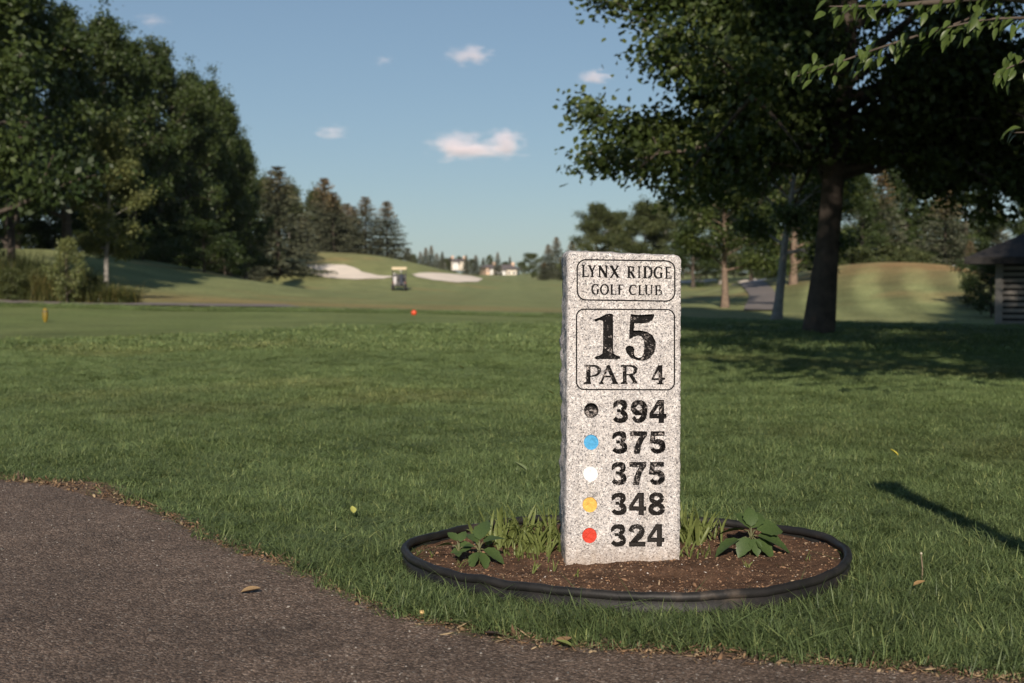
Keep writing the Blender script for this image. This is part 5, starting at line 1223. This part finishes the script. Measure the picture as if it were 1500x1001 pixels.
lawn('lawn_grass', 16.0, 46.0, .21, 1.5, c_far, 4, 'mown grass of the tee and the ground beyond it')
# taller fringe of grass at the edging and along the path edge
c_tall = clump_collection('fringe_clump', [(18, .034, .075, .0036, 1.4, 4), (16, .038, .085, .0038, 1.2, 4), (20, .034, .066, .0034, 1.7, 4), (14, .034, .08, .0042, 1.9, 4)], m_grass)
pts = []
for k in range(5):
    for i in range(nrim):
        if g.random() < .55: pts.append(rim[i] + on[i] * (g.uniform(.018, .11)) + g.normal(0, .01, 2))
for x in np.arange(-3.6, 3.6, .016):
    if g.random() < .75: pts.append((x, float(edge_y(x)) + abs(g.normal(.11, .05)))) if x > -.9 or g.random() < .25 else None
# strip between the bed and the path is left to grow
for _ in range(1700):
    i = g.integers(0, nrim)
    q = rim[i] + on[i] * g.uniform(.02, .42)
    if q[1] < bc[1] and q[1] > edge_y(q[0]) + .05: pts.append(q)
pts = np.array(pts); ok = ~in_bed(pts[:, 0], pts[:, 1], .012) & (pts[:, 1] > edge_y(pts[:, 0]) + .015); pts = pts[ok]; n = len(pts)
tint = turf_colour(pts[:, 0], pts[:, 1]) * (0.6 + .4 * g.random((n, 1))) * np.array([.95, 1.02, .9])
o = instancer('fringe_grass', np.column_stack([pts, H(pts[:, 0], pts[:, 1])]), np.column_stack([g.normal(0, .2, n), g.normal(0, .2, n), g.random(n) * 6.28]), np.column_stack([np.ones(n), np.ones(n), np.where(in_bed(pts[:, 0], pts[:, 1], .11), .30, .70) + .33 * g.random(n)]), g.integers(0, 4, n), tint, c_tall)
tag(o, 'longer uncut grass fringing the black edging and the asphalt', 'grass', kind='stuff')
# tall rough grass at the left, before the wood
c_rough = clump_collection('rough_clump', [(90, .35, .75, .018, .8, 3), (90, .35, .6, .018, .9, 3), (80, .35, .9, .018, .7, 3)], m_grass)
X = g.uniform(-21, -9.8, 900); Y = 37.6 + g.random(900) ** 1.3 * 5.5; ok = X < -9.9 - .55 * (Y - 37.6); X = X[ok]; Y = Y[ok]; n = len(X)
hh_ = .55 + .75 * sstep(-10.5, -14.5, X)
o = instancer('rough_grass', np.column_stack([X, Y, H(X, Y)]), np.column_stack([g.normal(0, .1, n), g.normal(0, .1, n), g.random(n) * 6.28]), np.column_stack([np.ones(n), np.ones(n), hh_ * (.7 + .5 * g.random(n))]), g.integers(0, 3, n),
              (np.array([[.085, .098, .034]]) * (.7 + .5 * g.random((n, 1)))) * np.where(g.random((n, 1)) < .15, np.array([[1.6, 1.2, 1.2]]), 1.0), c_rough)
tag(o, 'tall unmown grass along the left edge below the wood', 'grass', kind='stuff')
# dry litter along the path edge
n = 6500; xs = g.uniform(-3.8, 3.4, n); off = np.where(g.random(n) < .5, g.normal(.0, .03, n), g.normal(.05, .035, n)) + .7 * np.array([wv(x) - .07 for x in xs]) * g.random(n)
ys = edge_y(xs) + off; size = g.gamma(2, .0026, n) + .003
pal2 = np.array([(0.19, .11, .058), (.15, .085, .045), (.25, .165, .09), (.09, .058, .036), (.30, .22, .13)])
me = scatter_bits('dry_litter', np.column_stack([xs, ys, H(xs, ys) + .012]), size, pal2[g.integers(0, 5, n)] * (.7 + .5 * g.random((n, 1))), m_crumb, .16, 3.6, 5)
tag(obj('dry_litter', me), 'dry grass clippings and soil crumbs along the asphalt edge', 'litter', kind='stuff')
# loose grit on the asphalt
n = 2600; xs = g.uniform(-3.5, 3.0, n); ys = edge_y(xs) - np.abs(g.normal(0, .9, n)) - .02; size = g.gamma(2, .0016, n) + .0015
ok = ys > 2.2; xs, ys, size = xs[ok], ys[ok], size[ok]; n = len(xs)
me = scatter_bits('path_grit', np.column_stack([xs, ys, H(xs, ys) + .011]), size, np.array([[.26, .235, .21]]) * (.35 + 1.1 * g.random((n, 1)) ** 2), m_crumb, .6, .8, 6)
tag(obj('path_grit', me), 'loose pale grit on the dark asphalt path', 'grit', kind='stuff')

# ------------------------------------------------------------------ weeds in the bed
m_weed = leaf_mat('weed_leaf', (0.050, 0.085, 0.026), (0.080, 0.120, 0.040), 0.2, 18.0, rough=0.5)
m_weedg = leaf_mat('weed_blade', (0.15, 0.19, 0.06), (0.23, 0.26, 0.09), 0.35, 9.0, rough=0.45)
m_stalk = simple_mat('weed_stalk', (0.10, 0.10, 0.04), 0.6, 0.25, 20)
broad = leaf_proto('leaf', m_weed, 1.0, .68, 9, .28, .14, .08)
blade_me = []
for k in range(3):
    v_ = []; f_ = []; ns = 7
    for i in range(ns + 1):
        t = i / ns; w = .034 * (math.sin(math.pi * min(1, .12 + t * .88))) ** .7 if i < ns else .002; y_ = (.10, .30, .5)[k] * t ** 2.2; z_ = t - (.05, .16, .34)[k] * t ** 3
        v_ += [(-w, y_, z_), (0, y_ + w * .5, z_), (w, y_, z_)]
    for i in range(ns): a = i * 3; f_ += [[a, a + 1, a + 4, a + 3], [a + 1, a + 2, a + 5, a + 4]]
    me = bpy.data.meshes.new('blade'); me.from_pydata(v_, [], f_); me.update(); me.materials.append(m_weedg); me.polygons.foreach_set('use_smooth', np.ones(len(f_), dtype=bool)); blade_me.append(me)
g = np.random.default_rng(91)
def grass_weed(px, py, h, nb, label, spread=.024):
    nb = nb if spread < .01 else int(nb * 2.5)
    p = g0(px, py, .035); p.z = float(soil_z(p.x, p.y)) if bool(in_bed(np.array([p.x]), np.array([p.y]))[0]) else 0.0
    e = empty('grass_weed', p); tag(e, label, 'weed', 'grassy weeds in the planting bed')
    for i in range(nb):
        o_ = bpy.data.objects.new('blade', blade_me[g.integers(0, 3)]); link(o_, e)
        a = g.random() * 6.28; s = h * (.55 + .55 * g.random()); ww = s * (.75 + .5 * g.random()) * (.16 / max(h, .08)) ** .5
        o_.location = (g.normal(0, spread), g.normal(0, spread), -.006); o_.rotation_euler = (g.normal(-.1, .28), g.normal(0, .3), a); o_.scale = (ww * 1.1, s, s)
    return e
for px, py, h, nb, lab in ((724, 796, .135, 10, 'tall pale grass weed leftmost in the clump left of the stone'), (742, 792, .165, 13, 'tallest grass weed in the clump left of the stone'), (762, 788, .15, 12, 'upright grass weed in the middle of the clump left of the stone'),
                           (780, 797, .13, 11, 'leaning grass weed near the stone in the left clump'), (800, 797, .145, 12, 'grass weed closest to the left side of the stone'), (812, 785, .16, 11, 'grass weed at the back, half hidden by the stone on its left'), (752, 806, .075, 7, 'short grass weed at the front of the left clump'), (795, 808, .07, 6, 'short sprouting weed in front of the left clump by the stone'),
                           (1008, 786, .15, 12, 'grass weed half hidden behind the right side of the stone'), (1022, 788, .165, 14, 'tall grass weed right of the stone'), (1040, 784, .12, 8, 'spreading grass weed between the stone and the broadleaf weed'), (1018, 804, .07, 7, 'short dark weed at the foot of the tall right grass weed')):
    grass_weed(px, py, h, nb, lab)
for px, py, h, nb, lab in ((637, 812, .04, 5, 'tiny sprout near the left end of the bed'), (676, 824, .055, 4, 'thin sprout in front of the left broadleaf weed'), (782, 830, .05, 5, 'small dark sprout left of the foot of the stone'), (808, 826, .045, 4, 'small sprout close to the left corner of the stone'), (844, 834, .05, 2, 'single thin blade before the base of the stone'), (1144, 826, .035, 4, 'tiny sprout in front of the right broadleaf weed'), (1181, 818, .045, 3, 'thin sprout near the right end of the bed'), (1096, 822, .05, 4, 'small sprout below the right broadleaf weed'), (613, 812, .05, 2, 'curled dry blade beside the left end of the edging')):
    grass_weed(px, py, h, nb, lab, .006)
def broadleaf(px, py, spec, label):
    p = g0(px, py, .035); p.z = float(soil_z(p.x, p.y)); e = empty('broadleaf_weed', p); tag(e, label, 'weed', 'broadleaf weeds in the planting bed')
    for az, el, L, z0, st in spec:
        a = R(az); d = Vector((math.cos(a), math.sin(a), math.tan(R(el)))).normalized()
        b0 = Vector((0, 0, z0)); b1 = b0 + d * st
        mb = MB(); mb.tube([(0.004 * math.cos(a), .004 * math.sin(a), -.01), (0, 0, z0 * .7), tuple(b0.lerp(b1, .5)), tuple(b1)], [.0035, .003, .0025, .002], 5); stalk = mb.build('stalk', m_stalk, e, smooth=True)
        o_ = bpy.data.objects.new('leaf', broad); link(o_, stalk)
        yv = d; up = Vector((0, 0, 1)); xv = yv.cross(up).normalized(); zv = xv.cross(yv); M = Matrix((xv, yv, zv)).transposed().to_4x4()
        o_.matrix_local = Matrix.Translation(b1) @ M @ Matrix.Rotation(g.normal(0, .25), 4, 'Y') @ Matrix.Scale(L, 4)
broadleaf(1100, 806, [(195, -18, .095, .062, .04), (168, 2, .085, .075, .02), (-8, -14, .115, .064, .02), (18, 4, .10, .075, .02), (-75, -38, .06, .06, .015), (-130, -34, .075, .062, .015), (60, 40, .085, .075, .01), (118, 42, .08, .075, .01), (-35, -32, .08, .06, .02), (88, 62, .07, .08, .008)], 'broad toothed leafy weed right of the stone')
broadleaf(702, 818, [(180, -5, .07, .055, .02), (75, 48, .085, .065, .01), (25, 18, .075, .06, .015), (-15, -20, .075, .05, .015), (-60, -38, .06, .045, .012), (-120, -36, .06, .045, .012), (130, 30, .06, .06, .01)], 'broad leafy weed at the left of the bed')
broadleaf(672, 818, [(190, 12, .05, .05, .02), (140, 40, .045, .06, .01), (60, 50, .045, .055, .01), (-30, 20, .04, .045, .015), (-90, 10, .04, .03, .01)], 'smaller pale leafy weed left of the broad leafy weed')

# ------------------------------------------------------------------ fallen leaves, a pebble, a seed stalk
def fallen(px, py, L, col, label, rz, tilt=.2, z=.012, cat='leaf'):
    m_ = simple_mat('fallen_leaf_colour', col, 0.8, 0.25, 30)
    me = leaf_proto('fallen_leaf', m_, 1.0, .62, 6, -.15, .25)
    p = g0(px, py, z); o_ = obj('fallen_leaf', me, None, (p.x, p.y, z)); o_.rotation_euler = (tilt, .1, R(rz)); o_.scale = (L, L, L); tag(o_, label, cat)
fallen(352, 868, .058, (0.26, .17, .085), 'tan dry leaf lying on the asphalt path', -85, .05, .014)
fallen(1316, 668, .05, (0.50, .42, .06), 'yellow leaf on the lawn right of the marker', 60, .5, .055)
fallen(518, 752, .036, (0.32, .32, .08), 'yellow green leaf on the lawn left of the bed', 20, .5, .05)
fallen(772, 690, .07, (0.16, .20, .09), 'pale green fallen leaf on the lawn just left of the marker', 70, .4, .05)
fallen(1338, 858, .036, (0.28, .17, .07), 'brown dry leaf in the grass right of the bed', -80, .2, .045)
fallen(812, 945, .05, (0.20, .12, .06), 'brown curled leaf at the asphalt edge below the bed', -60, .1, .014)
fallen(838, 947, .045, (0.16, .19, .05), 'green leaf scrap at the asphalt edge below the bed', 70, .1, .016)
fallen(738, 932, .05, (0.05, .035, .03), 'dark dead leaf on the asphalt edge left of the green scrap', 95, .05, .014)
fallen(812, 578, .06, (0.30, .28, .07), 'dull yellow leaf on the lawn beside the upper marker', 95, .4, .05)
fallen(680, 541, .07, (0.24, .22, .06), 'distant yellowish leaf far left of the marker on the lawn', 95, .4, .05)
m_peb = simple_mat('pebble', (0.62, 0.42, 0.18), 0.6, 0.15, 60)
p = g0(618, 897, .016); bm = bmesh.new(); bmesh.ops.create_icosphere(bm, subdivisions=2, radius=.009)
for v_ in bm.verts: v_.co.z *= .75; v_.co *= 1 + .12 * float(nz(v_.co.x * 200, v_.co.y * 200 + v_.co.z * 90, 1, 3))
me = bpy.data.meshes.new('pebble'); bm.to_mesh(me); bm.free(); me.materials.append(m_peb); tag(obj('pebble', me, None, p), 'small round yellow pebble on the asphalt edge', 'pebble')
e = empty('dandelion_stalk', g0(1350, 858, 0)); tag(e, 'thin upright dandelion stalk gone to seed in the grass right of the bed', 'weed')
mb = MB(); mb.tube([(0, 0, 0), (.002, 0, .05), (-.002, .002, .09)], [.0022, .002, .0018], 6); mb.build('stalk', m_wood, e); bm = bmesh.new(); bmesh.ops.create_icosphere(bm, subdivisions=1, radius=.0042); me = bpy.data.meshes.new('seed_head'); bm.to_mesh(me); bm.free(); me.materials.append(simple_mat('seed_fluff', (.42, .38, .28), .9, .2, 60)); obj('seed_head', me, e, (-.002, .002, .093))

# ------------------------------------------------------------------ clouds: small lumps of scattering vapour far away
def cloud_mat(name, seed, dens):
    m = bpy.data.materials.new(name); m.use_nodes = True; nt = m.node_tree; nt.nodes.remove(nt.nodes['Principled BSDF'])
    v = coords(nt, 'Object'); ln = N(nt, 'ShaderNodeVectorMath', operation='LENGTH'); nt.links.new(v, ln.inputs[0])
    mp = N(nt, 'ShaderNodeMapping'); mp.inputs['Location'].default_value = (seed * 3.1, seed * 1.7, seed); nt.links.new(v, mp.inputs['Vector'])
    n1 = noise(nt, mp.outputs[0], 2.2, 4, 0.55)
    f = math_(nt, 'SUBTRACT', math_(nt, 'ADD', math_(nt, 'MULTIPLY', math_(nt, 'SUBTRACT', n1, .5), 1.9), .62), ln.outputs['Value'])
    f = math_(nt, 'MULTIPLY', math_(nt, 'MAXIMUM', f, 0.0), dens)
    pv = N(nt, 'ShaderNodeVolumePrincipled'); pv.inputs['Color'].default_value = (0.99, 0.88, 0.93, 1); pv.inputs['Anisotropy'].default_value = -0.3
    nt.links.new(f, pv.inputs['Density']); nt.links.new(pv.outputs[0], nt.nodes['Material Output'].inputs['Volume']); return m
CLD = 1800.0
def cloud(lumps, label, seed):
    xs_ = [l[0] for l in lumps]; ys_ = [l[1] for l in lumps]; c0 = (sum(xs_) / len(xs_), sum(ys_) / len(ys_))
    e = empty('cloud', (latx(c0[0], CLD), CLD, zat(c0[1], CLD))); tag(e, label, 'cloud', 'small fair weather clouds')
    for i, (px, py, rx, ry, dens) in enumerate(lumps):
        bm = bmesh.new(); bmesh.ops.create_icosphere(bm, subdivisions=3, radius=1); me = bpy.data.meshes.new('lump'); bm.to_mesh(me); bm.free(); me.materials.append(cloud_mat('cloud_vapour', seed + i * .37, dens))
        o_ = obj('lump', me, e, (latx(px - c0[0] + 750, CLD), 0, (c0[1] - py) / FPX * CLD)); k = CLD / FPX; o_.scale = (rx * k, rx * k * .6, ry * k); o_['kind'] = 'stuff'
cloud([(672, 215, 66, 34, .075), (738, 210, 50, 33, .09), (704, 222, 92, 20, .05)], 'largest pinkish cloud, two humped, above the far houses', 1)
cloud([(688, 84, 50, 22, .07)], 'small bright cloud high in the middle of the sky', 4)
cloud([(488, 195, 38, 16, .05)], 'faint cloud left of the largest cloud', 7)
cloud([(870, 116, 40, 16, .09)], 'pale cloud touching the left leaves of the big tree', 9)
cloud([(228, 34, 34, 14, .035)], 'very faint cloud over the left wood', 12)
cloud([(564, 92, 22, 12, .035)], 'tiny faint wisp left of the high bright cloud', 15)

# ------------------------------------------------------------------ thin summer haze
HAZE = 0.00005
if HAZE > 0:
    mh = bpy.data.materials.new('haze_air'); mh.use_nodes = True; nt = mh.node_tree; nt.nodes.remove(nt.nodes['Principled BSDF'])
    pv = N(nt, 'ShaderNodeVolumePrincipled'); pv.inputs['Color'].default_value = (0.86, 0.92, 1.0, 1); pv.inputs['Density'].default_value = HAZE; pv.inputs['Anisotropy'].default_value = 0.0
    nt.links.new(pv.outputs[0], nt.nodes['Material Output'].inputs['Volume'])
    mb = MB(); mb.box((0, 265, 9.0), (420, 590, 24)); o = mb.build('haze', mh); tag(o, 'thin pale summer haze over the golf course', 'haze', kind='stuff')
